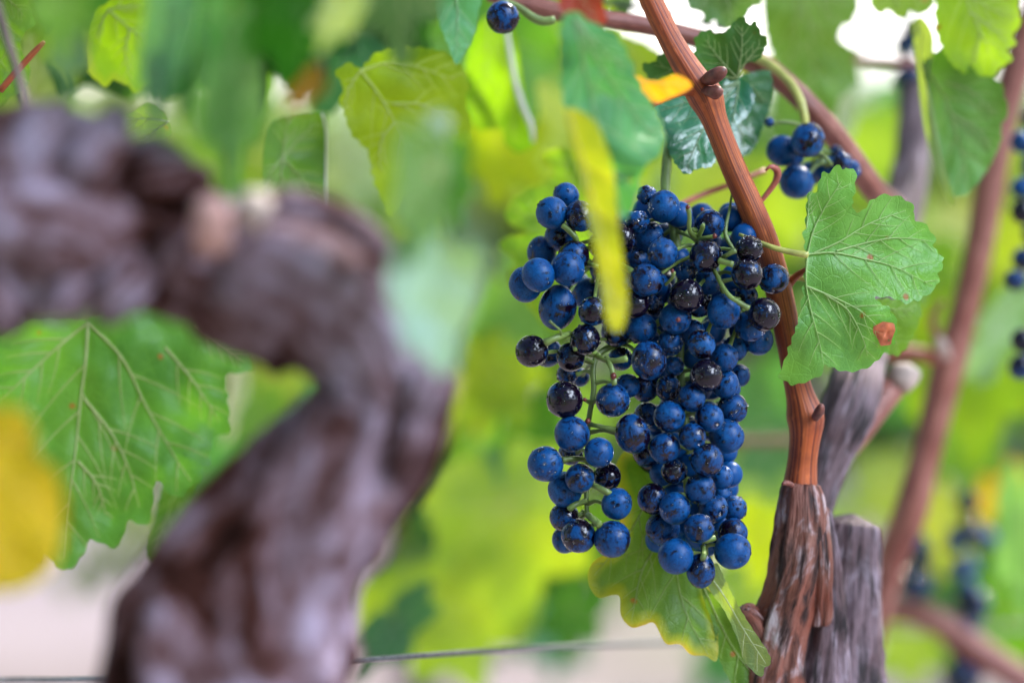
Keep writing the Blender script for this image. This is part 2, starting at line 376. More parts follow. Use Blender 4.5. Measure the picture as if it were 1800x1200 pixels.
def rim(rows, mat=None):  # pale tubes along a leaf edge stand for sunlight catching it
    return lambda root, depth: Tubes().add(pt(*[(x, y, depth(x, y) - .001, q) for x, y, q in rows]), 8, step=.003).obj('sunlit_rim_strip', M_rim, root)
def leaf(label, outline, d, color, margin=.25, junction=None, tips=(), veins=None, tilt=(0, 0), bend=(0, 0, 0), fold=None, rip=.003, puck=.0009,
         teeth=(5, 20), grid=7, petiole=None, mat=None, seed=None, group=None, vr=1.7, second=True, side=-1, cat='leaf', extra=None, vcol=None, name='grape_leaf'):
    seed = seed if seed is not None else int(abs(outline[0][0] * 7 + outline[0][1] * 3 + len(outline)))
    rnd = random.Random(seed)
    poly = toothed(outline, teeth[0], teeth[1], seed); c = poly.mean(0)
    J = np.array(junction if junction else c, float); s = d / F
    def depth(x, y):
        X, Y = (x - J[0]) * s, (y - J[1]) * s
        z = d + tilt[0] * X + tilt[1] * Y + bend[0] * X * X + bend[1] * Y * Y + bend[2] * X * Y
        if fold: # crease line: (angle deg, slope)
            q = X * math.cos(R(fold[0])) + Y * math.sin(R(fold[0])); z += fold[1] * abs(q)
        z += rip * noise.noise(Vector((x * s * 28 + seed, y * s * 28, 0))) * 1.6 + rip * .5 * noise.noise(Vector((x * s * 80 + seed, y * s * 80, 3)))
        return z
    V = []                                                   # vein polylines (px), radius scale
    if veins: V = [(np.array(v, float), 1.0) for v in veins]
    for q in tips:
        q = np.array(q, float); m = (J + q) / 2 + np.array([(q - J)[1], -(q - J)[0]]) * rnd.uniform(-.07, .07)
        V.append((np.array([J, m, q]), 1.0))
    V = [(spline(np.c_[v, np.zeros(len(v))], 8)[:, :2], k) for v, k in V]
    if second:
        for v, k in list(V):
            L = np.r_[0, np.cumsum(np.linalg.norm(np.diff(v, axis=0), axis=1))]; tot = L[-1]; sd_ = 1; pos = tot * rnd.uniform(.16, .22)
            while pos < tot * .93:
                i = int(np.searchsorted(L, pos)); i = min(max(i, 1), len(v) - 1); T = v[i] - v[i - 1]; T /= np.linalg.norm(T) + 1e-9
                an = R(rnd.uniform(40, 54)) * sd_; D = np.array([T[0] * math.cos(an) - T[1] * math.sin(an), T[0] * math.sin(an) + T[1] * math.cos(an)])
                ln = tot * (.42 * (1 - pos / tot) + .13); q = [v[i]]
                for t in range(6):
                    D = D * .93 + T * .07; D /= np.linalg.norm(D); q.append(q[-1] + D * ln / 6)
                q = np.array(q); ok = inside(q, poly); n_ = len(q) if ok.all() else int(np.argmin(ok))
                if n_ >= 3: V.append((q[:n_], .5))
                sd_ = -sd_; pos += tot * rnd.uniform(.085, .13)
    # triangulate
    lo, hi = poly.min(0), poly.max(0); G = []
    for j, y in enumerate(np.arange(lo[1], hi[1], grid * .87)):
        for x in np.arange(lo[0] + (j % 2) * grid / 2, hi[0], grid): G.append((x + rnd.uniform(-.15, .15) * grid, y + rnd.uniform(-.15, .15) * grid))
    G = np.array(G); ei = segdist(G, poly, np.roll(poly, -1, 0)) if len(G) else np.zeros(0)
    G = G[inside(G, poly) & (ei > grid * .45)] if len(G) else G
    P2 = np.vstack([poly, G]) if len(G) else poly
    n0 = len(poly)
    res = delaunay_2d_cdt([Vector(p) for p in P2], [], [list(range(n0))], 1, 1e-6)
    vv = np.array([tuple(p) for p in res[0]]); ff = [tuple(f) for f in res[2]]
    eg = segdist(vv, poly, np.roll(poly, -1, 0)); A_ = np.vstack([v[:-1] for v, k in V]) if V else None
    vd = segdist(vv, A_, np.vstack([v[1:] for v, k in V])) if V else np.full(len(vv), 99.)
    W = [at(x, y, depth(x, y) + puck * math.exp(-(q / 9.0) ** 2)) for (x, y), q in zip(vv, vd)]
    j3 = at(J[0], J[1], depth(J[0], J[1]))
    root = empty(name, j3, label, cat, group)
    b = mesh_obj('blade', W, ff, mat or M_leaf, root)
    for nm, val in (('edge', np.clip(1 - eg / 60, 0, 1)), ('vein', np.exp(-(vd / 5.) ** 2))):
        at_ = b.data.attributes.new(nm, 'FLOAT', 'POINT'); at_.data.foreach_set('value', val.astype(np.float32))
    b.color = (*color, margin)
    if V:
        t = Tubes()
        for v, k in V:
            n_ = len(v); step = max(1, n_ // 14); idx = list(range(0, n_, step));
            if idx[-1] != n_ - 1: idx.append(n_ - 1)
            if len(idx) < 2: continue
            rows = [(v[i][0], v[i][1], depth(*v[i]) + puck - .0007, max(.25, vr * k * (1 - .78 * i / n_))) for i in idx]
            t.add(pt(*rows), 6, step=.004, cap=False)
        vo = t.obj('venation', M_vein, root); vo.color = (*(vcol or color), 1); vo.parent = b; vo.location = (0, 0, 0)
    if petiole:
        tt = Tubes().add(pt(*petiole[0]), 10); tt.obj('petiole', petiole[1], root)
    if extra: extra(root, depth)
    return root

def gleaf(label, cx, cy, size, rot, d, color, sq=.85, sqa=0, margin=.2, seed=1, group=None, lod=1, lob=1.0, vr=1.5, name='grape_leaf', mat=None, rip=.004, bend=None):
    """template leaf: junction at (cx,cy), tip direction rot (deg, 0 = up, 180 = hanging), foreshortened by sq along sqa"""
    o, tips = template(seed, 150 if lod == 1 else 60, .06 if lod == 1 else .05, lob)
    def tr(p):
        x, y = p[0] * size, -p[1] * size; a = R(rot); x, y = x * math.cos(a) - y * math.sin(a), x * math.sin(a) + y * math.cos(a)
        ca, sa = math.cos(R(sqa)), math.sin(R(sqa)); u, v = x * ca + y * sa, -x * sa + y * ca; u *= sq
        return (cx + u * ca - v * sa, cy + u * sa + v * ca)
    sl_ = math.sqrt(1 / sq ** 2 - 1) * (1 if seed % 2 else -1)
    return leaf(label, [tr(p) for p in o], d, color, margin, (cx, cy), [tr(q) for q in tips], tilt=(sl_ * math.cos(R(sqa)), sl_ * math.sin(R(sqa))), teeth=(0, 0),
                grid=8 if lod == 1 else 22, seed=seed, group=group, vr=vr, second=lod == 1, name=name, mat=mat, rip=rip, bend=bend or (random.Random(seed).uniform(-4, 6), random.Random(seed + 1).uniform(-3, 6), 0))

# ================================================================== THE SETTING
def ground():
    k = N('pale_vineyard_soil'); oc = k.coord()
    n = k.noise(oc, 3, 6, .6); n2 = k.noise(oc, .35, 3)
    c = k.mix(k.ramp(n, .3, .7), (.235, .19, .205), (.34, .285, .31)); c = k.mix(k.ramp(n2, .52, .68), c, (.22, .27, .10))
    k.l(c, k.p.inputs['Base Color']); k.set(Roughness=.9)
    k.l(k.bump(n, .8, .02), k.p.inputs['Normal'])
    V, Fc = [], []; xs = [-900, -200, -60, -20] + [i * .5 for i in range(-20, 21)] + [20, 60, 200, 900]
    ys = [-60, -20] + [i * .5 for i in range(-6, 41)] + [30, 60, 120, 300, 900, 1500]
    for y in ys:
        for x in xs: V.append((x, y, .03 * noise.noise(Vector((x * 1.3, y * 1.3, 0))) if abs(x) < 11 and y < 21 else 0))
    for j in range(len(ys) - 1):
        for i in range(len(xs) - 1): a = j * len(xs) + i; Fc.append((a, a + 1, a + 1 + len(xs), a + len(xs)))
    tag(mesh_obj('ground', V, Fc, k.m, origin=(0, 0, 0)), kind='structure')
    # low far hill
    k = N('far_hill_scrub'); n = k.noise(k.coord(), .05, 5); k.l(k.mix(k.ramp(n, .3, .7), (.10, .14, .07), (.24, .27, .15)), k.p.inputs['Base Color']); k.set(Roughness=1)
    V, Fc = [], []; nx = 60; ny = 8
    for j in range(ny):
        for i in range(nx):
            x = -260 + 520 * i / (nx - 1); t = j / (ny - 1)
            V.append((x, 130 + 90 * t, -.3 + math.sin(math.pi / 2 * t) * (3.2 + 2.6 * noise.noise(Vector((x * .012, 5, 0))) - x * .012)))
    for j in range(ny - 1):
        for i in range(nx - 1): a = j * nx + i; Fc.append((a, a + 1, a + 1 + nx, a + nx))
    tag(mesh_obj('hill', V, Fc, k.m, origin=(0, 130, 0)), kind='structure')
ground()

# ---- vines of the next rows: trunk + crown of many leaves
def vine(x, y, h, wd, label, seed, n=420, pal=0):
    rnd = random.Random(seed); root = empty('grapevine', (x, y, 0), label, 'vine', 'vines of the rows beyond')
    t = Tubes(); P = [(x, y, -.02, .035)]
    for i in range(1, 5): P.append((x + rnd.uniform(-.03, .03), y + rnd.uniform(-.03, .03), h * .14 * i, .032 - .003 * i))
    t.add(P, 10, step=.03, disp=lambda L, a, q: 1 + .25 * noise.noise(Vector((L * 30, a * 1.5, seed))))
    for s in (-1, 1):
        t.add([P[-1], (x + s * wd * .3, y, h * .62, .02), (x + s * wd * .55, y, h * .64, .015)], 8, step=.04)
        for q in (.2, .45): t.add([(x + s * wd * q, y, h * .62, .008), (x + s * wd * (q + .05), y + rnd.uniform(-.1, .1), h * .8, .006), (x + s * wd * (q + .1), y + rnd.uniform(-.2, .2), h, .003)], 6, step=.05)
    t.obj('trunk', M_old, root)
    V, Fc, C = [], [], []
    PALS = [[(.06, .14, .03), (.11, .22, .035), (.20, .28, .04), (.04, .11, .03)], [(.15, .26, .04), (.24, .30, .05), (.08, .17, .03)], [(.03, .10, .04), (.05, .14, .05), (.10, .20, .05)]]
    for _ in range(n):
        a = rnd.uniform(0, 6.28); rr = rnd.random() ** .5
        c = Vector((x + wd * .62 * rr * math.cos(a) * rnd.uniform(.8, 1.1), y + .34 * rr * math.sin(a), h * rnd.uniform(.36, 1.0) + .05 * noise.noise(Vector((x + rr * 3, a, 1)))))
        s = rnd.uniform(.045, .085); nrm = Vector((rnd.gauss(0, .7), rnd.gauss(-.5, .7), rnd.gauss(.5, .5))).normalized(); q = nrm.to_track_quat('Z', 'Y')
        q = q @ Matrix.Rotation(rnd.uniform(0, 6.28), 3, 'Z').to_quaternion()
        b = len(V); V.append(tuple(c)); m = 15
        for i in range(m):
            aa = 6.283 * i / m; r = s * (.62 if i % 3 == 1 else 1.0 if i % 3 == 0 else .78) * (.25 if i == 7 else 1)
            V.append(tuple(c + q @ Vector((r * math.cos(aa), r * math.sin(aa), -r * r * 3 * rnd.uniform(.3, 1)))))
        for i in range(m): Fc.append((b, b + 1 + i, b + 1 + (i + 1) % m))
        cc = rnd.choice(PALS[pal]); f = rnd.uniform(.8, 1.25); C += [(cc[0] * f, cc[1] * f, cc[2] * f, 1)] * (m + 1)
    o = mesh_obj('crown', V, Fc, M_fol, root)
    ca = o.data.color_attributes.new('tint', 'FLOAT_COLOR', 'POINT'); ca.data.foreach_set('color', np.array(C, np.float32).ravel())
k_ = 0
for i, (x, y, h, wd, pal) in enumerate([(-1.05, 3.3, .80, .85, 0), (-.1, 3.0, .84, .8, 1), (.75, 3.4, .80, .85, 0), (1.65, 3.7, .86, .9, 2), (-2.0, 3.2, .85, .9, 2),
                                        (-2.2, 5.6, .9, 1.1, 0), (-1.0, 5.7, .86, 1.1, 1), (.2, 5.8, .88, 1.1, 2), (1.4, 5.9, .86, 1.1, 0), (2.6, 6.0, .9, 1.1, 1)]):
    vine(x, y, h, wd, ('leafy green vine standing alone in the next vineyard row' if i < 5 else 'leafy green vine far off in the second row beyond'), 50 + i, 360 if i < 5 else 260, pal)
for o in bpy.data.objects:
    if o.name.startswith('grapevine'): o['group'] = 'vines in the next row' if 'alone' in o['label'] else 'vines in the second row'

# ================================================================== OLD VINE TRUNK NEAR THE CAMERA
def front_trunk():
    root = empty('gnarled_vine', at(420, 1200, .74), 'thick gnarled purple-brown vine trunk bent like a hook with a knobbly head', 'trunk')
    D = .745
    def dsp(sd, k=.16): return lambda L, a, q: 1 + k * noise.noise(Vector((math.cos(a + L * 9) * 1.3 + sd, math.sin(a + L * 9) * 1.3, L * 22))) * 1.6 + .10 * noise.noise(Vector((math.cos(a + L * 9) * 3.4, math.sin(a + L * 9) * 3.4 + sd, L * 26))) + .05 * noise.noise(Vector((math.cos(a + L * 9) * 8, math.sin(a + L * 9) * 8 + sd, L * 50)))
    t = Tubes()
    t.add(pt((400, 1400, D + .01, 218), (407, 1220, D, 214), (425, 1090, D, 200), (470, 985, D, 176), (545, 885, D, 150), (622, 790, D, 132), (668, 705, D, 118), (655, 620, D, 116), (605, 545, D, 132), (555, 500, D, 146), (490, 490, D + .004, 150), (430, 492, D + .008, 124), (350, 485, D + .01, 104)), 110, step=.002, disp=dsp(1, .15), twist=1.5)
    t.add(pt((450, 490, D + .012, 88), (350, 455, D + .008, 108), (250, 405, D + .004, 138), (150, 378, D, 160), (50, 375, D, 172), (-120, 370, D, 170)), 96, step=.002, disp=dsp(4, .17), twist=-2)
    for (a, b, r, sd) in ((60, 262, 66, 1), (160, 275, 60, 2), (272, 305, 66, 3), (20, 430, 66, 4), (120, 515, 50, 5), (225, 510, 52, 6), (-20, 520, 56, 7), (752, 700, 52, 8), (728, 790, 50, 9), (330, 330, 40, 21), (250, 1080, 66, 13), (640, 950, 44, 14), (20, 300, 70, 16), (95, 400, 40, 17), (200, 350, 44, 18), (310, 430, 46, 19), (150, 440, 34, 20)):
        rnd = random.Random(sd); dz = -.012 - .01 * rnd.random(); vx, vy = (.35, .9) if a > 400 or b > 900 else (.5, rnd.uniform(-.9, .9))
        t.add(pt((a - r * vx * 1.6, b + r * vy * 1.6, D + dz + .010, r * .35), (a - r * vx * .5, b + r * vy * .5, D + dz, r * .85), (a + r * vx * .5, b - r * vy * .5, D + dz, r * .85), (a + r * vx * 1.6, b - r * vy * 1.6, D + dz + .010, r * .35)), 40, step=.002, disp=dsp(sd * 3.3, .2), twist=1)
    o = t.obj('bark', M_big, root)
    c = Tubes(); c.add(pt((440, 385, D - .03, 30), (452, 352, D - .035, 30)), 20, disp=lambda L, a, q: 1 + .1 * math.sin(3 * a)); c.obj('pruning_stub', M_cut, root)
    c = Tubes(); c.add(pt((375, 430, D - .03, 34), (372, 385, D - .036, 34), (366, 350, D - .038, 26)), 20); c.obj('pruning_stub', simple('pink_cut_wood', (.46, .26, .22), .7, .3, 150), root)
front_trunk()

# ================================================================== OLD WOOD ON WHICH THE CANE GROWS
def fib(n, amp, sd=0): return lambda L, a, q: 1 + amp * (noise.noise(Vector((math.cos(a) * n, math.sin(a) * n + sd, L * 16))) + .55 * noise.noise(Vector((math.cos(a) * n * 1.9 + L * 25, math.sin(a) * n * 1.9 + sd, L * 60))) + .35 * noise.noise(Vector((math.cos(a) * n * 3.4 + L * 40, math.sin(a) * n * 3.4 + sd, L * 150))))
def spur_trunk():
    root = empty('vine_stump', at(1450, 1200, 1.02), 'weathered grey vine stump with fibrous bark beneath the red-brown cane', 'trunk')
    t = Tubes().add(pt((1490, 1420, 1.03, 96), (1480, 1300, 1.03, 92), (1470, 1200, 1.03, 86), (1480, 1080, 1.03, 72), (1490, 980, 1.03, 58), (1494, 935, 1.03, 53), (1496, 918, 1.03, 49)), 90, step=.0022, disp=fib(4.5, .12)); t.add(pt((1430, 1330, 1.01, 60), (1436, 1200, 1.008, 52), (1448, 1080, 1.005, 36), (1452, 980, 1.003, 24), (1448, 900, 1.0, 14)), 50, step=.002, disp=fib(3, .3, 2)); t.obj('stump', M_post, root)
    t = Tubes().add(pt((1345, 1330, 1.0, 74), (1352, 1200, .995, 62), (1372, 1100, .992, 50), (1398, 1010, .989, 48), (1406, 945, .988, 47), (1409, 905, .986, 43), (1409, 880, .986, 39), (1409, 862, .986, 35), (1410, 850, .986, 30)), 72, step=.002, disp=fib(2.6, .17, 5))
    t.add(pt((1440, 1090, .995, 22), (1445, 1000, .985, 20), (1442, 940, .985, 20), (1438, 895, .990, 17)), 30, step=.002, disp=fib(3, .3, 8))
    t.add(pt((1330, 1120, .99, 24), (1318, 1085, .985, 20), (1308, 1072, .98, 12)), 24, step=.002, disp=fib(3, .4, 9)); t.obj('shreddy_bark', M_spur, root)
    t = Tubes().add(pt((1430, 960, 1.02, 26), (1438, 880, 1.03, 30), (1460, 800, 1.04, 38), (1488, 730, 1.045, 47), (1508, 660, 1.06, 44), (1530, 560, 1.11, 38), (1568, 430, 1.16, 38), (1600, 300, 1.2, 33), (1608, 200, 1.23, 27), (1614, 140, 1.26, 20)), 60, step=.0035, disp=fib(4, .16, 3)); t.obj('arm', M_post, root)
    t = Tubes().add(pt((1470, 820, 1.06, 14), (1510, 762, 1.07, 21), (1548, 706, 1.08, 23), (1582, 668, 1.09, 23)), 24, step=.003, disp=fib(2, .1)); t.obj('spur', M_cane2, root)
    t = Tubes().add(pt((1576, 676, 1.085, 25), (1592, 655, 1.085, 26), (1596, 645, 1.085, 22)), 20, disp=fib(2, .15)); t.obj('cut_end', M_cut, root)
spur_trunk()

# ================================================================== CANES
def node_disp(nodes, k=.22, wd=.006): return lambda L, a, q: 1 + sum(k * math.exp(-((L - n) / wd) ** 2) for n in nodes) + .03 * math.sin(5 * a)
def cane(label, rows, mat, nodes=(), segs=28, parts=None, name='vine_cane', step=.002, group=None):
    p = pt(*rows); root = empty(name, p[0][:3], label, 'cane', group)
    Tubes().add(p, segs, step=step, disp=node_disp(nodes)).obj('stem', mat, root)
    if parts: parts(root)
    return root
def main_parts(root):
    Tubes().add(pt((1236, 142, .966, 8), (1252, 136, .955, 13), (1268, 127, .950, 11), (1276, 122, .949, 5)), 14, disp=fib(2, .25)).obj('bud', M_bud, root)
    Tubes().add(pt((1240, 160, .962, 8), (1258, 162, .955, 12), (1266, 156, .953, 7)), 14, disp=fib(2, .3)).obj('bud', M_bud, root)
    Tubes().add(pt((1225, 160, .966, 12), (1200, 160, .962, 9), (1172, 170, .958, 7.5), (1146, 184, .953, 6)), 14).obj('side_stub', M_cane, root)
    Tubes().add(pt((1432, 735, .975, 7), (1440, 722, .972, 9), (1444, 712, .97, 5)), 12, disp=fib(2, .3)).obj('bud', M_bud, root)
    Tubes().add(pt((1392, 852, .972, 5), (1382, 848, .968, 5), (1376, 850, .966, 3)), 10).obj('bud', M_bud, root)
cane('stout red-brown ripe cane rising behind the grape bunch from the stump',
     [(1120, -60, .968, 19), (1145, 0, .968, 20), (1182, 75, .968, 21), (1222, 142, .968, 26), (1240, 168, .969, 26), (1262, 225, .97, 22), (1290, 295, .972, 22), (1318, 358, .974, 23), (1345, 425, .976, 24), (1368, 505, .978, 24),
      (1386, 590, .98, 23), (1400, 665, .982, 23), (1414, 722, .984, 27), (1417, 750, .984, 27), (1411, 810, .986, 26), (1407, 860, .987, 31), (1408, 900, .988, 33)], M_cane, nodes=(.059, .196), parts=main_parts)
def back_cane_parts(root):
    Tubes().add(pt((1322, 98, 1.035, 9), (1350, 112, 1.03, 8.5), (1382, 138, 1.025, 8), (1403, 168, 1.02, 8), (1412, 196, 1.018, 8), (1416, 222, 1.018, 7)), 14).obj('peduncle', M_petiole, root)
    Tubes().add(pt((975, 35, 1.0, 7), (955, 38, 1.0, 8), (935, 30, 1.0, 8), (910, 12, 1.0, 6), (880, 0, 1.0, 5)), 12).obj('peduncle', M_green, root)
cane('long pinkish cane arching behind the main cane across the top', [(860, -12, 1.02, 15), (960, 16, 1.02, 17), (1050, 32, 1.02, 16), (1130, 44, 1.025, 16), (1235, 70, 1.03, 17), (1310, 100, 1.04, 22), (1370, 138, 1.04, 20), (1430, 195, 1.04, 20), (1482, 258, 1.05, 21), (1530, 325, 1.07, 22), (1560, 352, 1.1, 20), (1578, 366, 1.13, 16)], M_cane2, parts=back_cane_parts)
def rc_parts(root):
    Tubes().add(pt((1665, 632, 1.2, 12), (1648, 600, 1.19, 9), (1640, 560, 1.18, 7), (1655, 530, 1.17, 5)), 12).obj('side_shoot', M_cane2, root)
    Tubes().add(pt((1660, 622, 1.19, 11), (1655, 608, 1.17, 12), (1652, 598, 1.165, 8)), 12).obj('bud', M_cut, root)
cane('straight dusty pink cane slanting past the edge of the vineyard row', [(1840, -40, 1.22, 30), (1795, 90, 1.22, 28), (1762, 210, 1.22, 27), (1738, 340, 1.22, 26), (1718, 450, 1.22, 25), (1692, 560, 1.22, 25), (1668, 640, 1.22, 30), (1645, 730, 1.22, 27), (1622, 820, 1.22, 27), (1600, 900, 1.22, 30), (1572, 970, 1.23, 28), (1545, 1060, 1.24, 26), (1520, 1150, 1.25, 24)], M_cane2, nodes=(), parts=rc_parts, step=.004)
cane('blurred brown cane lying low and crossing below the far bunches', [(1540, 1068, 1.36, 22), (1610, 1075, 1.36, 24), (1680, 1110, 1.36, 25), (1730, 1150, 1.36, 27), (1800, 1195, 1.36, 24), (1860, 1240, 1.36, 22)], M_cane2, step=.004)
cane('thin reddish shoot crossing a gap behind the bunch at mid height', [(1270, 772, 1.3, 8), (1340, 775, 1.3, 8), (1410, 770, 1.3, 8), (1470, 752, 1.3, 8)], M_cane2, step=.004, segs=10)
cane('thin brown shoot forking in the pale gap beneath the sky', [(1375, 150, 1.2, 7), (1440, 108, 1.2, 8), (1490, 105, 1.2, 8), (1560, 110, 1.2, 9), (1620, 112, 1.2, 8)], M_cane2, step=.004, segs=10)
cane('dark slender shoot leaning down beside the knobbly trunk head', [(-20, -40, .86, 7), (10, 60, .86, 7.5), (35, 140, .85, 8), (52, 210, .83, 9)], M_old, step=.003, segs=10)
cane('short red-brown twig poking up at the edge by the dark leaf', [(0, 160, .97, 6), (30, 125, .97, 6), (62, 90, .97, 5.5), (78, 74, .97, 4)], M_cane, step=.003, segs=10)
cane('green-brown shoot behind the top of the main bunch', [(1190, 362, 1.02, 5), (1240, 340, 1.03, 5), (1290, 322, 1.03, 5), (1345, 300, 1.04, 5)], M_redstem, step=.003, segs=10)
cane('short pale shoot meeting the stump arm beside the orange leaf patch', [(1480, 640, 1.2, 14), (1560, 618, 1.2, 13), (1650, 628, 1.2, 13)], M_redstem, step=.004, segs=10)

# tendrils
def tend(label, rows, mat): return tag(tube_obj('tendril', rows, mat, segs=10), label, 'tendril')
tend('red curled tendril hooking up beside the main cane', [(1262, 440, .985, 3), (1290, 415, .985, 4), (1318, 378, .985, 4), (1345, 345, .985, 4.5), (1364, 318, .984, 6), (1366, 300, .983, 7), (1354, 293, .98, 4), (1346, 300, .98, 2)], M_redstem)
tend('short red-brown shoot stub beside the main cane near the big leaf', [(1368, 540, .982, 14), (1382, 508, .980, 8), (1400, 485, .975, 6.5), (1420, 474, .97, 6)], M_cane)
tend('pale thin tendril dangling above the main bunch', [(1288, 330, .98, 2), (1282, 370, .975, 2.5), (1275, 410, .972, 4), (1290, 440, .97, 3)], M_green)

# wires
def wires():
    tag(tube_obj('trellis_wire', [(-160, 1207, .86, 5), (0, 1195, .88, 5), (200, 1190, .92, 5), (640, 1159, .99, 5), (900, 1141, 1.06, 5), (1190, 1127, 1.16, 4.6), (1700, 1105, 1.45, 3.8), (2100, 1090, 1.6, 3.8)], M_wire, segs=12), 'grey trellis wire running low behind both trunks', 'wire')
    tag(tube_obj('irrigation_tube', [(1000, 0, 1.12, 6), (1110, 12, 1.12, 6), (1180, 22, 1.12, 6), (1240, 42, 1.12, 6), (1275, 54, 1.12, 5)], M_tube, segs=12), 'thin black tube crossing the bright gap at the top', 'tube')
wires()

def foliage_mass(label, n, gen, seed, pal):
    rnd = random.Random(seed); V, Fc, C = [], [], []
    for _ in range(n):
        c = Vector(gen(rnd)); s = rnd.uniform(.04, .075); nrm = Vector((rnd.gauss(0, .8), rnd.gauss(-.3, .8), rnd.gauss(.5, .5))).normalized(); q = nrm.to_track_quat('Z', 'Y') @ Matrix.Rotation(rnd.uniform(0, 6.28), 3, 'Z').to_quaternion()
        b = len(V); V.append(tuple(c)); m = 20
        for i in range(m):
            aa = 6.283 * i / m; r = s * (.66, 1.0, .86, .78)[i % 4] * (.25 if i == 7 else 1)
            V.append(tuple(c + q @ Vector((r * math.cos(aa), r * math.sin(aa), -r * r * 3))))
        for i in range(m): Fc.append((b, b + 1 + i, b + 1 + (i + 1) % m))
        cc = rnd.choice(pal); C += [(*cc, 1)] * (m + 1)
    o = mesh_obj('foliage', V, Fc, M_fol, None, origin=V[0]); tag(o, label, 'foliage', kind='stuff')
    ca = o.data.color_attributes.new('tint', 'FLOAT_COLOR', 'POINT'); ca.data.foreach_set('color', np.array(C, np.float32).ravel())
PD = [(.06, .13, .03), (.10, .18, .03), (.04, .10, .03)]
# the same vine's canopy above the picture, and foliage added unseen around the camera to block light
foliage_mass('vine canopy closing over the bunch from above', 45, lambda r: at(r.uniform(-400, 2200), r.uniform(-1100, -160), r.uniform(.97, 1.6)), 5, PD)
def back_gen(r):
    x = r.uniform(-2.6, .15) if r.random() < .75 else r.uniform(.1, 2.2)
    return (x, r.uniform(-1.6, -.7), r.uniform(.2, 2.0) if x < -.1 else r.uniform(.2, .95))
def side_gen(r): return (r.uniform(-1.0, -.6), r.uniform(-.9, .7), r.uniform(.2, 1.7))
foliage_mass('vine row standing at the photographer\'s back', 1000, back_gen, 6, PD)
foliage_mass('unseen foliage added left of the camera to block light', 300, side_gen, 8, PD)

# ================================================================== GRAPES
def grape_mesh(name, mat, kind, seed):
    bm = bmesh.new(); bmesh.ops.create_uvsphere(bm, u_segments=36, v_segments=24, radius=1)
    for v in bm.verts:
        p = v.co.copy(); k = 1 + .035 * noise.noise(p * 1.1 + Vector((seed, 0, 0)))
        if kind == 'oval': p.z *= 1.12; p.x *= .97
        if kind == 'shrivel': k *= 1 + .16 * noise.noise(p * 2.6 + Vector((seed, 3, 0))) - .10 * abs(noise.noise(p * 4 + Vector((seed, 9, 0))))
        if kind == 'scar':
            a = math.acos(max(-1, min(1, -v.co.z))); k *= 1 - .20 * math.exp(-(a / .22) ** 2) + .03 * math.exp(-((a - .36) / .1) ** 2)
        v.co = p * k
    me = bpy.data.meshes.new(name); bm.to_mesh(me); bm.free()
    me.polygons.foreach_set('use_smooth', [True] * len(me.polygons)); me.materials.append(mat); return me
GM = {(k, b): grape_mesh('grape', (M_grape_bare if b else M_grape), k, i * 7 + b) for i, k in enumerate(('round', 'oval', 'scar', 'shrivel')) for b in (0, 1)}
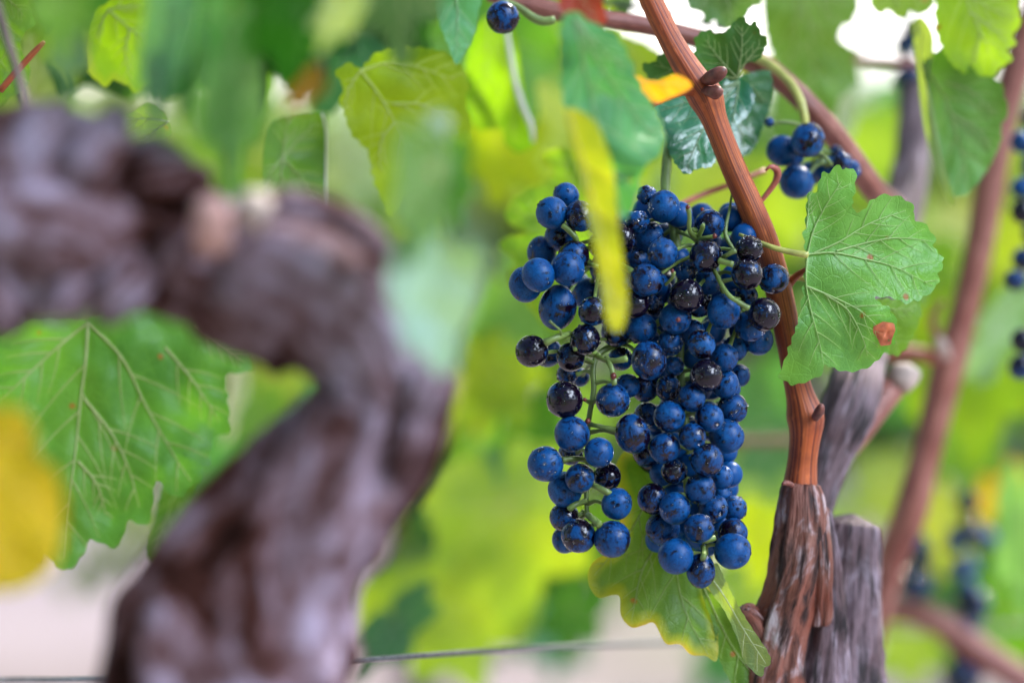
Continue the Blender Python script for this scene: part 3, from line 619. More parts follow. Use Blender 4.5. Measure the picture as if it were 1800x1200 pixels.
# x, y, r, layer(0 front..3 deep), flags: b rubbed bare, s shrivelled, o oval, h scar hole facing camera
G = [(970,374,28,1,''),(995,343,23,2,''),(1020,380,27,1,''),(983,415,26,2,''),(952,443,26,2,'o'),(946,483,29,0,''),(923,500,29,1,'o'),(998,472,31,0,''),(1008,450,28,1,''),(980,540,34,1,'o'),(1010,500,26,3,''),(1030,515,27,3,''),
(1042,547,26,0,'b'),(1028,597,27,0,'b'),(1003,627,25,0,'b'),(935,617,29,0,'b'),(963,620,25,2,''),(997,658,19,2,'b'),(1019,663,17,3,''),(992,702,33,0,'b'),
(1093,420,25,1,'b'),(1120,390,21,1,'s'),(1167,363,29,1,''),(1137,343,18,1,'s'),(1140,415,27,2,''),(1120,453,23,2,'s'),(1165,445,27,0,''),(1247,395,27,2,''),(1200,390,21,3,''),(1137,492,30,0,''),(1240,450,29,0,'b'),(1245,495,23,1,''),
(1207,477,20,1,'sb'),(1207,520,31,0,'b'),(1317,438,25,0,'b'),(1313,482,28,0,'b'),(1360,490,28,1,'b'),(1272,547,30,0,''),(1343,552,29,0,'b'),(1320,572,29,1,''),(1333,597,26,2,''),(1312,520,20,2,''),
(1115,533,27,0,'b'),(1187,560,28,0,'h'),(1228,533,24,2,''),(1147,537,20,2,'s'),(1127,577,28,1,''),(1083,583,27,1,''),(1215,583,24,2,''),(1233,605,25,0,'b'),(1178,603,23,1,'s'),(1140,633,32,0,'o'),(1184,643,18,1,'s'),
(1273,628,25,1,''),(1292,612,23,2,''),(1299,660,20,1,''),(1241,660,29,0,'b'),(1275,675,24,1,''),(1174,682,23,1,'h'),(1133,683,23,2,''),(1091,630,22,2,''),(1077,703,31,0,''),(1103,678,22,1,''),
(1005,762,31,0,''),(1003,795,22,2,''),(1053,795,27,0,''),(959,815,32,0,''),(1019,840,26,0,''),(993,860,30,1,''),(1068,837,24,1,'b'),(1084,885,27,0,''),(992,908,26,1,''),(1017,941,31,0,''),(993,948,23,2,''),(1076,947,32,0,''),
(1112,762,32,0,'o'),(1137,728,23,2,''),(1216,699,24,0,''),(1177,732,28,0,'h'),(1247,734,25,0,'h'),(1280,682,22,1,''),(1288,717,27,1,''),(1277,766,31,1,''),(1217,767,24,0,'h'),(1168,787,28,0,''),(1137,795,26,2,'b'),(1145,808,24,3,'b'),
(1185,828,23,0,''),(1163,833,21,2,''),(1243,808,29,0,''),(1268,838,21,1,''),(1231,859,27,0,''),(1147,876,27,0,''),(1186,893,28,0,''),(1165,928,30,1,''),(1229,928,27,0,''),(1254,893,26,1,'h'),(1268,868,18,2,''),(1290,893,23,1,''),
(1062,470,26,2,''),(1070,522,26,2,''),(1058,430,24,2,'b'),(1052,390,22,2,''),(1078,560,24,2,'b'),(1103,505,22,2,''),(1288,937,26,1,''),(1288,968,32,0,'h'),(1188,977,31,0,''),(1232,1003,27,0,'o')]
AX = {'main': [(1176, 235, .985), (1170, 340, .975), (1185, 405, .97), (1200, 520, .972), (1195, 620, .972), (1200, 700, .970), (1210, 790, .968), (1208, 850, .968), (1215, 890, .966), (1236, 940, .966), (1240, 975, .965)],
      'wing': [(1190, 545, .975), (1120, 590, .972), (1050, 625, .966), (1043, 690, .962), (1034, 745, .961), (1033, 810, .961), (1031, 865, .961), (1033, 902, .959), (1050, 922, .957)],
      'shoulder': [(1184, 400, .972), (1120, 445, .978), (1055, 468, .968), (1015, 430, .972), (1008, 395, .972)],
      'branch': [(1186, 405, .97), (1222, 422, .958), (1250, 470, .956), (1275, 520, .958), (1310, 548, .962)]}
AXR = {'main': 7.5, 'wing': 4.8, 'shoulder': 3.2, 'branch': 3.2}
AX = {k: [(a, b, c + (.0055 if k != 'wing' else .002)) for a, b, c in v] for k, v in AX.items()}
AXP = []
for k, v in AX.items():
    for q in spline(v, 12) if False else spline([(a, b, c * 1000 * 4.43) for a, b, c in v], 14): AXP.append((q[0], q[1], q[2] / 4430))
AXW = [at(*q) for q in AXP]

def place(gr, base=.950, rd=.011, sep=.90):
    """depth for every grape so that neighbours touch and do not pass through each other"""
    out = []
    for i in sorted(range(len(gr)), key=lambda i: (gr[i][3], -gr[i][2])):
        x, y, r, L = gr[i][:4]; d = base + L * rd + .002 * math.sin(i * 2.1); R0 = S(r, .955)
        for _ in range(60):
            moved = False
            for (j, dj) in out:
                xj, yj, rj = gr[j][:3]; dx = math.hypot(x - xj, y - yj) * .000225; s = (R0 + S(rj, .955)) * sep
                if dx < s:
                    need = math.sqrt(s * s - dx * dx)
                    if abs(d - dj) < need - 1e-6: d = dj + need + 1e-5; moved = True
            if not moved: break
        out.append((i, d))
    return {i: d for i, d in out}
def put_grape(parent, x, y, r, d, fl, seed, rnd, name='grape', lab=None):
    kind = 'shrivel' if 's' in fl else 'scar' if 'h' in fl else 'oval' if 'o' in fl else 'round'
    o = bpy.data.objects.new(name, GM[(kind, 1 if 'b' in fl else 0)]); COL.objects.link(o); w_ = at(x, y, d)
    o.parent = parent; o.location = w_ - parent.location; rr = S(r, d)
    if kind == 'scar': # blossom end turned towards the viewer's side and down
        v = (Vector((rnd.uniform(-.5, .7), -1, rnd.uniform(-.7, -.1)))).normalized(); o.rotation_euler = (-v).to_track_quat('Z', 'Y').to_euler()
    elif kind == 'oval': o.rotation_euler = (rnd.uniform(-.4, .4), rnd.uniform(-.5, .5), rnd.uniform(0, 6))
    else: o.rotation_euler = (rnd.uniform(-.6, .6), rnd.uniform(-.6, .6), rnd.uniform(0, 6))
    o.scale = (rr * rnd.uniform(.96, 1.04), rr, rr * rnd.uniform(.95, 1.07))
    if lab: o['label'] = lab
    return w_, rr
ICO = None
def droplets(parent, centres, n_per, seed):
    """beads of dew lying on the skins, one mesh"""
    rnd = random.Random(seed); V, Fc = [], []
    bm = bmesh.new(); bmesh.ops.create_icosphere(bm, subdivisions=2, radius=1); bv = [v.co.copy() for v in bm.verts]; bf = [[v.index for v in f.verts] for f in bm.faces]; bm.free()
    for c, r in centres:
        for _ in range(n_per if rnd.random() > .25 else n_per // 3):
            n = Vector((rnd.gauss(0, 1), -abs(rnd.gauss(0, 1)) - .1, rnd.gauss(.35, .9))).normalized(); s = rnd.choice((.0002, .00026, .00034, .00044, .0006)) * rnd.uniform(.8, 1.3)
            q = n.to_track_quat('Z', 'Y'); p0 = c + n * (r * 1.002); b = len(V)
            for v in bv: V.append(tuple(p0 + q @ Vector((v.x * s * 1.15, v.y * s, v.z * s * .62))))
            Fc += [[b + i for i in f] for f in bf]
    o = mesh_obj('dew', V, Fc, M_water, parent); tag(o, kind='stuff'); return o
def stems_to_axis(t, cents, rnd, axw=None):
    for w_, rr in cents:
        top = w_ + Vector((0, 0, rr * .1)); best = min((axw or AXW), key=lambda q: (q - top).length + (0 if q.z > w_.z - .004 else .02))
        dr = (best - w_).normalized(); a = w_ + dr * rr * .93; m = (a + best) / 2 + Vector((0, .001, .001))
        if (best - a).length < .003: continue
        t.add([(*a, .0013), (*(a + dr * .0012), .0009), (*m, .00075), (*best, .0011)], 8, step=.0015)

def main_bunch():
    rnd = random.Random(3)
    root = empty('grape_bunch', at(1176, 235, .985), 'large ripe blue-black grape bunch in sharp focus beaded with dew', 'grapes')
    D = place(G); cents = []
    for i, g in enumerate(G):
        big = i
        nm = 'grape'
        cents.append(put_grape(root, *g[:3], D[i], g[4], i, rnd, lab=('shrivelled wrinkled grape' if 's' in g[4] else None)))
    # hidden grapes filling the heart of the bunch
    rest = []; allg = [(at(g[0], g[1], D[i]), S(g[2])) for i, g in enumerate(G)]
    k = 0
    for _ in range(900):
        y = rnd.uniform(370, 960); hw = 115 if y < 600 else 70; cx = 1200 if y < 600 else 1215; x = cx + rnd.uniform(-hw, hw); d = .972 + rnd.uniform(.0, .026)
        p = at(x, y, d); r = S(24)
        if all((p - q).length > (r + s) * .9 for q, s in allg): allg.append((p, r)); rest.append((x, y, d)); k += 1
    for i, (x, y, d) in enumerate(rest[:34]): put_grape(root, x, y, 24, d, '', i + 500, rnd) if i < 0 else None
    V, Fc = [], []; src = GM[('round', 0)]; sv = [v.co.copy() for v in src.vertices]; sf = [list(p.vertices) for p in src.polygons]
    for x, y, d in rest:
        p = at(x, y, d); q = Matrix.Rotation(rnd.uniform(0, 6), 3, 'X'); b = len(V); V += [tuple(p + q @ v * S(24)) for v in sv]; Fc += [[b + i for i in f] for f in sf]
    o = mesh_obj('inner_grape', V, Fc, M_grape_inner, root); tag(o, 'grapes hidden in the heart of the bunch', kind='stuff')
    t = Tubes()
    for kx, v in AX.items():
        n = len(v); t.add(pt(*[(a, b, c, AXR[kx] * (1.25 - .6 * i / n)) for i, (a, b, c) in enumerate(v)]), 14, step=.0015, disp=lambda L, a, q: 1 + .12 * noise.noise(Vector((L * 160, a, 2))))
    for rows in ([(1030, 743, .958, 5), (1048, 748, .953, 4), (1066, 752, .951, 4.5), (1084, 756, .95, 6)], [(1033, 806, .959, 4), (1010, 806, .952, 5), (988, 808, .95, 6)],
                 [(1032, 850, .958, 5), (1048, 855, .95, 5), (1066, 864, .948, 6), (1074, 868, .95, 6)], [(1030, 880, .96, 5), (1012, 886, .955, 5), (1000, 895, .955, 6)],
                 [(1046, 622, .958, 6), (1062, 632, .951, 5), (1080, 634, .948, 5), (1102, 630, .946, 6)], [(1050, 622, .958, 5), (1030, 615, .952, 5), (1010, 612, .948, 5)],
                 [(1066, 628, .951, 5), (1074, 645, .947, 5), (1078, 662, .946, 5), (1080, 676, .945, 5)],
                 [(1002, 586, .953, 5), (985, 591, .946, 5.5), (970, 597, .944, 6), (958, 602, .944, 7)], [(985, 592, .946, 3), (986, 582, .943, 2), (975, 572, .941, 2), (966, 564, .940, 3)],
                 [(1225, 420, .957, 6), (1212, 405, .95, 4), (1212, 380, .946, 4), (1209, 366, .945, 4.5)], [(1225, 422, .957, 5), (1235, 400, .95, 4), (1234, 395, .949, 5)], [(1228, 420, .955, 5), (1240, 418, .95, 3.5), (1256, 415, .948, 4)],
                 [(1264, 458, .945, 6), (1275, 461, .944, 5), (1288, 465, .943, 6)], [(1268, 455, .95, 5), (1280, 447, .944, 4), (1293, 440, .943, 5)],
                 [(1252, 467, .956, 4), (1266, 496, .948, 4), (1282, 520, .944, 4.2), (1300, 532, .943, 4.5), (1316, 542, .943, 5.5)],
                 [(1030, 465, .965, 5), (1042, 466, .958, 4.5), (1052, 468, .957, 4)], [(1002, 400, .965, 5), (1008, 412, .96, 5), (1014, 425, .962, 5)], [(990, 396, .958, 6), (1000, 405, .957, 5), (1012, 418, .957, 5)],
                 [(1090, 464, .958, 4), (1100, 470, .953, 5), (1112, 478, .948, 6)], [(1236, 960, .955, 5), (1237, 972, .948, 5), (1236, 980, .944, 6)], [(1170, 500, .95, 3), (1182, 488, .945, 3), (1184, 478, .943, 4)],
                 [(1034, 905, .954, 6), (1042, 912, .948, 6), (1054, 922, .944, 7)], [(1256, 945, .953, 6), (1245, 948, .952, 6), (1235, 950, .953, 6)]):
        t.add(pt(*rows), 10, step=.001, disp=lambda L, a, q: 1 + .22 * noise.noise(Vector((L * 300, a, 2))))
    stems_to_axis(t, cents, rnd)
    t.obj('rachis', M_green, root)
    MS = simple('dried_stub', (.12, .02, .012), .25, .4, 400)
    for (a, b, d, r) in ((1033, 740, .950, 6), (1078, 661, .944, 7), (1028, 702, .95, 4), (1209, 364, .944, 5), (1234, 368, .944, 4), (1256, 415, .946, 5), (1192, 562, .937, 5), (1182, 476, .942, 4)):
        Tubes().add(pt((a - r * .6, b, d, r * .5), (a, b, d - .0003, r), (a + r * .6, b + 1, d, r * .5)), 10, step=.0005).obj('dried_stub', MS, root)
    droplets(root, [c for i, c in enumerate(cents) if G[i][3] < 3], 34, 9)
M_grape_inner = grape_material('grape_skin_inner', .41)
main_bunch()

def small_bunch(label, base_pt, gr, ax, seed, n_dew=10, depth=1.0, stem=M_green, extra_rows=()):
    rnd = random.Random(seed); root = empty('grape_bunch', at(*base_pt), label, 'grapes'); k = depth / .955
    D = place(gr, depth, .010); cents = [put_grape(root, *g[:3], D[i], g[4], seed + i, rnd) for i, g in enumerate(gr)]
    t = Tubes(); t.add(pt(*ax), 10, step=.002); aw = [at(*q[:3]) for q in spline([(a, b, c * 4430) for a, b, c, _ in ax], 10).tolist() and [(q[0], q[1], q[2] / 4430) for q in spline([(a, b, c * 4430) for a, b, c, _ in ax], 10)]]
    for rows in extra_rows: t.add(pt(*rows), 8, step=.001)
    stems_to_axis(t, cents, rnd, aw); t.obj('rachis', stem, root)
    if n_dew: droplets(root, cents, n_dew, seed)
    return root
small_bunch('small loose bunch of dusky grapes under a pale yellow stalk', (1416, 222, 1.02),
            [(1420, 247, 30, 0, 'b'), (1375, 265, 28, 1, ''), (1391, 272, 24, 1, 'b'), (1400, 320, 31, 1, ''), (1452, 300, 24, 2, ''), (1480, 285, 18, 1, 's'), (1497, 298, 17, 1, 's'), (1470, 268, 13, 2, 's'), (1425, 305, 22, 3, ''), (1352, 215, 9, 1, 's'), (1482, 312, 16, 2, 's')],
            [(1416, 222, 1.02, 5), (1430, 262, 1.025, 5), (1445, 280, 1.02, 4), (1452, 290, 1.02, 3)], 40, 8, 1.005, extra_rows=([(1440, 272, 1.015, 4), (1452, 278, 1.0, 3), (1462, 290, 1.0, 3)], [(1365, 214, 1.01, 2), (1390, 216, 1.012, 3), (1414, 222, 1.018, 4)]))
small_bunch('single round blue grape hanging from the top cane', (905, 10, 1.0), [(884, 31, 29, 0, '')], [(905, 8, 1.0, 5), (893, 4, 1.0, 4), (884, 6, .99, 3)], 60, 6, .985)
def far_bunch(label, x0, y0, wd, ht, n, d, seed, r=22):
    rnd = random.Random(seed); gr = []
    for _ in range(400):
        t = rnd.random() ** .8; x = x0 + rnd.uniform(-1, 1) * wd * (1 - .6 * t); y = y0 + t * ht
        if all(math.hypot(x - g[0], y - g[1]) > r * 1.25 or g[3] != (L := len(gr) % 3) for g in gr): gr.append((x, y, r * rnd.uniform(.85, 1.1), len(gr) % 3, 'b'))
        if len(gr) >= n: break
    small_bunch(label, (x0, y0 - r * 1.4, d + .01), gr, [(x0, y0 - r * 1.6, d + .012, 4), (x0, y0 + ht * .5, d + .012, 3), (x0 - 4, y0 + ht, d + .012, 2)], seed, 0, d)
far_bunch('blurred dark bunch hanging long between yellow leaves above the low cane', 1700, 870, 34, 320, 24, 1.36, 171, 19)
far_bunch('blurred blue-black bunch half hidden by the slanting pink cane', 1612, 930, 42, 130, 9, 1.36, 174, 20)
far_bunch('little blurred bunch hanging beneath the low brown cane', 1690, 1120, 46, 110, 12, 1.38, 73, 21)
far_bunch('blurred dark grapes clinging to the grey arm against the white sky', 1594, 50, 12, 150, 11, 1.25, 74, 19)
small_bunch('two blue grapes cut by the picture edge low beside the pink cane', (1810, 560, 1.15), [(1798, 598, 21, 0, 'b'), (1795, 645, 22, 0, ''), (1822, 620, 22, 1, '')], [(1815, 560, 1.16, 3), (1818, 650, 1.16, 2)], 75, 0, 1.13)
small_bunch('grapes at the picture edge with a brown rotten one at their tip', (1810, 200, 1.15), [(1796, 250, 21, 0, 'b'), (1796, 330, 20, 0, ''), (1798, 372, 22, 0, 'b'), (1784, 492, 19, 0, 's'), (1800, 455, 22, 1, ''), (1818, 290, 24, 1, ''), (1820, 410, 24, 1, ''), (1816, 210, 22, 1, '')], [(1815, 180, 1.16, 4), (1812, 330, 1.16, 3), (1806, 480, 1.16, 2)], 76, 0, 1.14)
small_bunch('lone dark grape blurred among the yellow far leaves', (1735, 915, 1.44), [(1735, 945, 17, 0, '')], [(1735, 910, 1.44, 3), (1735, 925, 1.44, 3)], 77, 0, 1.43)

# ================================================================== LEAVES NEAR THE FOCUS, TRACED
GR = (.115, .235, .040); YG = (.22, .34, .030); DG = (.035, .115, .028); LG = (.17, .34, .095); TEAL = (.05, .20, .115); YEL = (.62, .46, .02); PALE = (.30, .42, .24)

def key_extra(root, depth):
    # dead rusty patch on the blade, curled from it
    pts = [(1535, 574), (1552, 565), (1572, 568), (1574, 580), (1568, 596), (1566, 606), (1548, 608), (1543, 596), (1535, 584)]
    V, Fc, n, rings = [], [], len(pts), 5; cx, cy = 1556, 586
    for k in range(rings):
        t = 1 - k / rings
        for i, (x, y) in enumerate(pts):
            X, Y = cx + (x - cx) * t, cy + (y - cy) * t
            V.append(at(X, Y, depth(X, Y) - .0006 - .0030 * (noise.noise(Vector((X * .09, Y * .09, 2))) + .25) * (1.2 - t) - .0012 * math.sin(i * 2.3) * t))
    V.append(at(cx, cy, depth(cx, cy) - .002))
    for k in range(rings - 1):
        for i in range(n): Fc.append((k * n + i, k * n + (i + 1) % n, (k + 1) * n + (i + 1) % n, (k + 1) * n + i))
    for i in range(n): Fc.append(((rings - 1) * n + i, (rings - 1) * n + (i + 1) % n, rings * n))
    o = mesh_obj('dead_patch', V, Fc, M_rust, root); o.parent = [c for c in root.children if c.name.startswith('blade')][0]
leaf('large bright green leaf in sharp focus with a rusty patch on its lower lobe',
     [(1419, 447), (1414, 420), (1417, 395), (1418, 372), (1420, 345), (1428, 340), (1436, 337), (1440, 322), (1446, 304), (1455, 305), (1468, 296), (1476, 292), (1484, 300), (1498, 296), (1503, 310), (1502, 335), (1497, 356), (1500, 370), (1510, 374),
      (1522, 366), (1536, 350), (1555, 344), (1580, 347), (1600, 358), (1607, 372), (1604, 384), (1618, 392), (1634, 405), (1643, 420), (1640, 434), (1652, 448), (1657, 464), (1650, 476), (1646, 500), (1634, 515), (1615, 525), (1590, 530),
      (1570, 523), (1545, 519), (1538, 526), (1552, 536), (1568, 550), (1575, 565), (1575, 585), (1568, 605), (1548, 626), (1530, 642), (1510, 650), (1490, 652), (1470, 648), (1452, 640), (1440, 660), (1420, 668), (1405, 674), (1388, 672), (1370, 662), (1378, 640), (1392, 600), (1404, 560), (1412, 520), (1416, 480)],
     .950, (.105, .30, .060), .22, junction=(1419, 447), veins=[[(1419, 447), (1465, 444), (1520, 455), (1575, 470), (1640, 503)], [(1432, 444), (1475, 425), (1530, 392), (1592, 370)], [(1470, 441), (1530, 425), (1580, 418), (1640, 424)], [(1419, 447), (1430, 405), (1450, 365), (1480, 318)],
            [(1419, 447), (1417, 500), (1428, 555), (1440, 600), (1448, 640)], [(1418, 503), (1460, 520), (1510, 545), (1548, 578)], [(1450, 517), (1490, 545), (1515, 590), (1525, 625)], [(1418, 400), (1421, 370), (1422, 345)]],
     tilt=(.28, .12), bend=(2.5, 3.0, -2.5), rip=.0055, teeth=(6, 23), grid=5, mat=M_thick, puck=.0005, petiole=([(1300, 412, .965, 3), (1330, 424, .958, 4), (1362, 436, .953, 5), (1395, 444, .951, 5.5), (1420, 448, .950, 6)], M_petiole), extra=key_extra, vr=1.9, seed=11)
leaf('darker green leaf tucked behind the rusty-patched leaf', [(1500, 540), (1535, 528), (1560, 525), (1590, 530), (1612, 528), (1620, 545), (1612, 575), (1600, 600), (1580, 622), (1550, 618), (1520, 600), (1500, 570)], 1.0, (.10, .24, .03), .1,
     junction=(1500, 540), tips=[(1605, 545), (1580, 605)], tilt=(.3, .1), teeth=(5, 18), petiole=([(1330, 486, .99, 4), (1380, 487, .985, 5), (1440, 496, .985, 5), (1500, 540, 1.0, 5)], M_petiole), seed=12)
leaf('small dark green lobed leaf behind the cane at its node', [(1128, 112), (1150, 110), (1158, 98), (1180, 92), (1202, 104), (1222, 90), (1222, 68), (1240, 54), (1262, 60), (1280, 54), (1290, 40), (1306, 30), (1316, 44), (1328, 40), (1338, 62), (1346, 66), (1344, 84), (1334, 104), (1310, 112), (1298, 128), (1294, 142), (1270, 136), (1240, 132), (1205, 136), (1180, 130), (1150, 140), (1134, 128)],
     .995, (.035, .12, .028), .12, mat=M_thick, junction=(1296, 138), tips=[(1305, 45), (1240, 70), (1150, 115), (1335, 80)], tilt=(-.2, .2), teeth=(3.5, 13), seed=13, grid=6, rip=.004)
leaf('glossy wet teal leaf with rain film behind the cane', [(1148, 186), (1172, 178), (1200, 165), (1225, 168), (1250, 150), (1268, 136), (1290, 140), (1300, 138), (1318, 150), (1326, 170), (1318, 196), (1300, 216), (1292, 232), (1284, 222), (1272, 236), (1262, 270), (1250, 292), (1226, 296), (1206, 306), (1190, 290), (1178, 270), (1170, 240), (1160, 215)],
     1.005, (.030, .150, .085), .1, junction=(1299, 142), tips=[(1206, 296), (1160, 195), (1285, 225), (1225, 180)], tilt=(.1, -.55), teeth=(3.5, 14), mat=M_wet, seed=14, grid=6, rip=.006)
leaf('deep green dewy leaf hanging behind the cane node', [(1298, 134), (1322, 128), (1352, 126), (1358, 160), (1352, 190), (1340, 225), (1324, 262), (1300, 278), (1284, 285), (1270, 300), (1262, 270), (1272, 230), (1280, 180), (1284, 150)], 1.02, (.03, .13, .045), .05,
     junction=(1299, 140), tips=[(1345, 180), (1310, 260), (1278, 270)], tilt=(.3, -.2), teeth=(3, 14), seed=15, mat=M_wet)
leaf('dull olive leaf with yellow scalloped margin beneath the bunch', [(1120, 790), (1150, 800), (1190, 850), (1225, 900), (1250, 960), (1250, 1010), (1255, 1060), (1262, 1110), (1260, 1160), (1240, 1152), (1215, 1150), (1195, 1132), (1170, 1130), (1150, 1095), (1132, 1098), (1110, 1102), (1092, 1082), (1090, 1050), (1078, 1045), (1052, 1050), (1036, 1030), (1034, 1005), (1045, 985), (1075, 965), (1090, 930), (1085, 880), (1080, 830), (1095, 795)],
     .990, (.085, .19, .040), .80, junction=(1128, 800), veins=[[(1128, 800), (1155, 850), (1180, 930), (1200, 1060), (1245, 1150)], [(1150, 850), (1110, 930), (1045, 1010)], [(1175, 930), (1130, 1000), (1110, 1090)], [(1140, 822), (1190, 870), (1240, 960)]], tilt=(.2, -.15), rip=.003, teeth=(0, 20), vr=1.8, seed=16, second=True)
leaf('folded pale green leaf tip showing its underside beside the stump', [(1240, 1010), (1258, 990), (1272, 1012), (1290, 1050), (1310, 1085), (1330, 1115), (1352, 1150), (1354, 1166), (1344, 1172), (1340, 1188), (1328, 1182), (1308, 1160), (1296, 1120), (1272, 1070), (1250, 1040)], .972, (.24, .36, .17), .25,
     junction=(1246, 1008), veins=[[(1246, 1008), (1275, 1050), (1310, 1110), (1346, 1165)]], tilt=(-.3, 0), teeth=(1.5, 18), seed=17)
leaf('shaded green leaf half under the folded pale tip', [(1232, 1030), (1250, 1040), (1272, 1070), (1296, 1120), (1310, 1160), (1330, 1184), (1345, 1188), (1362, 1180), (1372, 1210), (1360, 1240), (1310, 1240), (1285, 1200), (1262, 1150), (1254, 1100), (1240, 1060)], .985, (.09, .20, .03), .45, junction=(1236, 1030), tips=[(1350, 1220)], tilt=(.1, 0), teeth=(2, 20), seed=18)
leaf('curly pale leaf with wavy yellow edge beside the bunch', [(1010, 262), (1030, 280), (1050, 320), (1055, 400), (1050, 500), (1030, 560), (1000, 590), (960, 575), (935, 545), (915, 520), (895, 500), (892, 480), (905, 460), (880, 440), (878, 425), (900, 415), (930, 408), (905, 400), (888, 380), (898, 355), (920, 335), (955, 318), (966, 300), (952, 285), (956, 268), (980, 260)],
     1.07, (.13, .28, .06), .55, junction=(1045, 400), tips=[(985, 275), (900, 370), (895, 480), (970, 560)], tilt=(-.3, 0), rip=.010, teeth=(2, 30), mat=M_back, seed=19)
# upper middle, back-lit
leaf('big backlit yellow-green leaf with orange flecks above the trunk', [(636, 122), (660, 96), (700, 84), (750, 86), (790, 96), (812, 120), (822, 150), (818, 180), (826, 215), (824, 250), (806, 262), (802, 300), (780, 330), (740, 352), (716, 348), (690, 378), (672, 350), (656, 310), (648, 268), (630, 248), (614, 226), (606, 195), (598, 180), (604, 150), (590, 130), (610, 112)],
     1.02, (.22, .36, .028), .40, junction=(634, 124), veins=[[(634, 124), (665, 165), (695, 215), (718, 262), (726, 310)], [(692, 182), (745, 185), (790, 215)], [(634, 124), (612, 160), (606, 200)], [(634, 124), (700, 110), (800, 140)], [(695, 215), (670, 250), (668, 300)]], tilt=(.2, .2), teeth=(5, 24), vr=2.2, mat=M_back, seed=21)
leaf('narrow green leaf with a white rim painted as sunlight by the bright notch', [(562, 198), (575, 205), (574, 260), (573, 320), (572, 390), (540, 400), (500, 390), (470, 360), (462, 310), (466, 250), (480, 215), (520, 200)], 1.03, (.07, .17, .035), .15,
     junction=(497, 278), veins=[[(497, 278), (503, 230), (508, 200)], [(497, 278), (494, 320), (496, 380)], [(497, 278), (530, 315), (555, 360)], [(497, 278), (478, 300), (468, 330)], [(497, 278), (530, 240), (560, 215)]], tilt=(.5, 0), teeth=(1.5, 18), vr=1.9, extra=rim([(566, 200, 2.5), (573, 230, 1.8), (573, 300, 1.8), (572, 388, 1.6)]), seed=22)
leaf('backlit lime leaf drooping behind the single top grape', [(850, 30), (880, 22), (905, 60), (915, 120), (925, 180), (938, 225), (936, 255), (912, 268), (890, 255), (880, 225), (862, 228), (836, 225), (825, 200), (816, 150), (820, 100), (832, 60)], 1.09, (.15, .32, .03), .1,
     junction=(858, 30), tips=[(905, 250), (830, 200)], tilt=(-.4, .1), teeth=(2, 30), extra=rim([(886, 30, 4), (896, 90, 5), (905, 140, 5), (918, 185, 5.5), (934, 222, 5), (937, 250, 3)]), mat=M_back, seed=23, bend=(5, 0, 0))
leaf('soft teal leaf hanging from the top edge near the single grape', [(765, -30), (800, -40), (845, -20), (840, 25), (832, 62), (818, 90), (802, 112), (790, 85), (776, 50), (768, 10)], .905, (.07, .24, .13), .15, mat=M_thick, junction=(800, -35), tips=[(802, 100)], tilt=(.1, .1), teeth=(2, 20), seed=24)
leaf('yellow-green backlit leaf with brown tips at the upper corner', [(165, 20), (190, 5), (230, -20), (280, -20), (290, 60), (276, 110), (262, 140), (242, 163), (232, 158), (225, 150), (212, 146), (200, 140), (184, 153), (172, 142), (158, 130), (150, 90), (156, 50)], 1.02, (.11, .24, .018), .55,
     junction=(190, 18), veins=[[(190, 18), (230, 52), (262, 70)], [(228, 50), (220, 90), (226, 130)], [(190, 18), (215, 12), (245, 12)], [(190, 18), (175, 45), (172, 70)]], tilt=(.2, .1), teeth=(3, 22), vr=2.4, mat=M_back, seed=25)
leaf('dark green leaf with pale curled rim at the very corner', [(-40, -40), (40, -30), (52, 10), (62, 38), (52, 50), (38, 65), (36, 90), (50, 110), (52, 135), (40, 160), (20, 170), (0, 190), (-40, 190)], .985, (.08, .18, .025), .2, junction=(-10, -20), tips=[(45, 30), (35, 150), (-20, 170)], tilt=(.2, 0), teeth=(2.5, 24), seed=26)
leaf('thin pale leaf sliver with scalloped edge near the corner twig', [(52, 55), (62, 60), (60, 80), (72, 95), (70, 108), (80, 110), (90, 135), (100, 160), (110, 200), (60, 230), (45, 190), (40, 130), (38, 80)], 1.10, (.24, .34, .12), .3, junction=(60, 220), tips=[(58, 70)], teeth=(2, 18), seed=27)
leaf('large veined green leaf with yellow tips below the knobbly trunk head', [(150, 560), (220, 540), (300, 530), (360, 545), (400, 570), (425, 590), (441, 622), (440, 650), (415, 655), (396, 662), (400, 700), (402, 740), (398, 762), (378, 765), (370, 800), (370, 818), (355, 820), (352, 852), (340, 848), (320, 870), (300, 868), (285, 850), (272, 846), (268, 880), (262, 915), (250, 922), (230, 915), (222, 920), (212, 950), (196, 960), (172, 950), (155, 950), (140, 980), (118, 1000), (95, 990), (40, 930), (-20, 900), (-60, 800), (-60, 650), (0, 590), (60, 560)],
     1.02, (.085, .245, .045), .50, vcol=(.18, .26, .07), junction=(155, 566), veins=[[(155, 566), (150, 640), (142, 700), (132, 800), (118, 900), (112, 980)], [(155, 566), (215, 630), (255, 710), (300, 790), (335, 845)], [(155, 566), (90, 620), (0, 705)], [(148, 700), (195, 760), (225, 820), (245, 890)], [(290, 610), (340, 670), (385, 740)], [(345, 570), (390, 605), (430, 635)], [(137, 810), (170, 850), (185, 900)]],
     tilt=(.12, -.1), rip=.006, teeth=(5, 30), vr=2.6, seed=28, grid=8)
leaf('narrow dark green leaf edge hanging between the big leaf and trunk', [(290, 830), (320, 820), (345, 840), (340, 880), (310, 930), (285, 975), (272, 990), (262, 975), (268, 930), (278, 880)], 1.06, (.06, .16, .02), .35, junction=(320, 820), tips=[(275, 970)], teeth=(2, 20), seed=29)
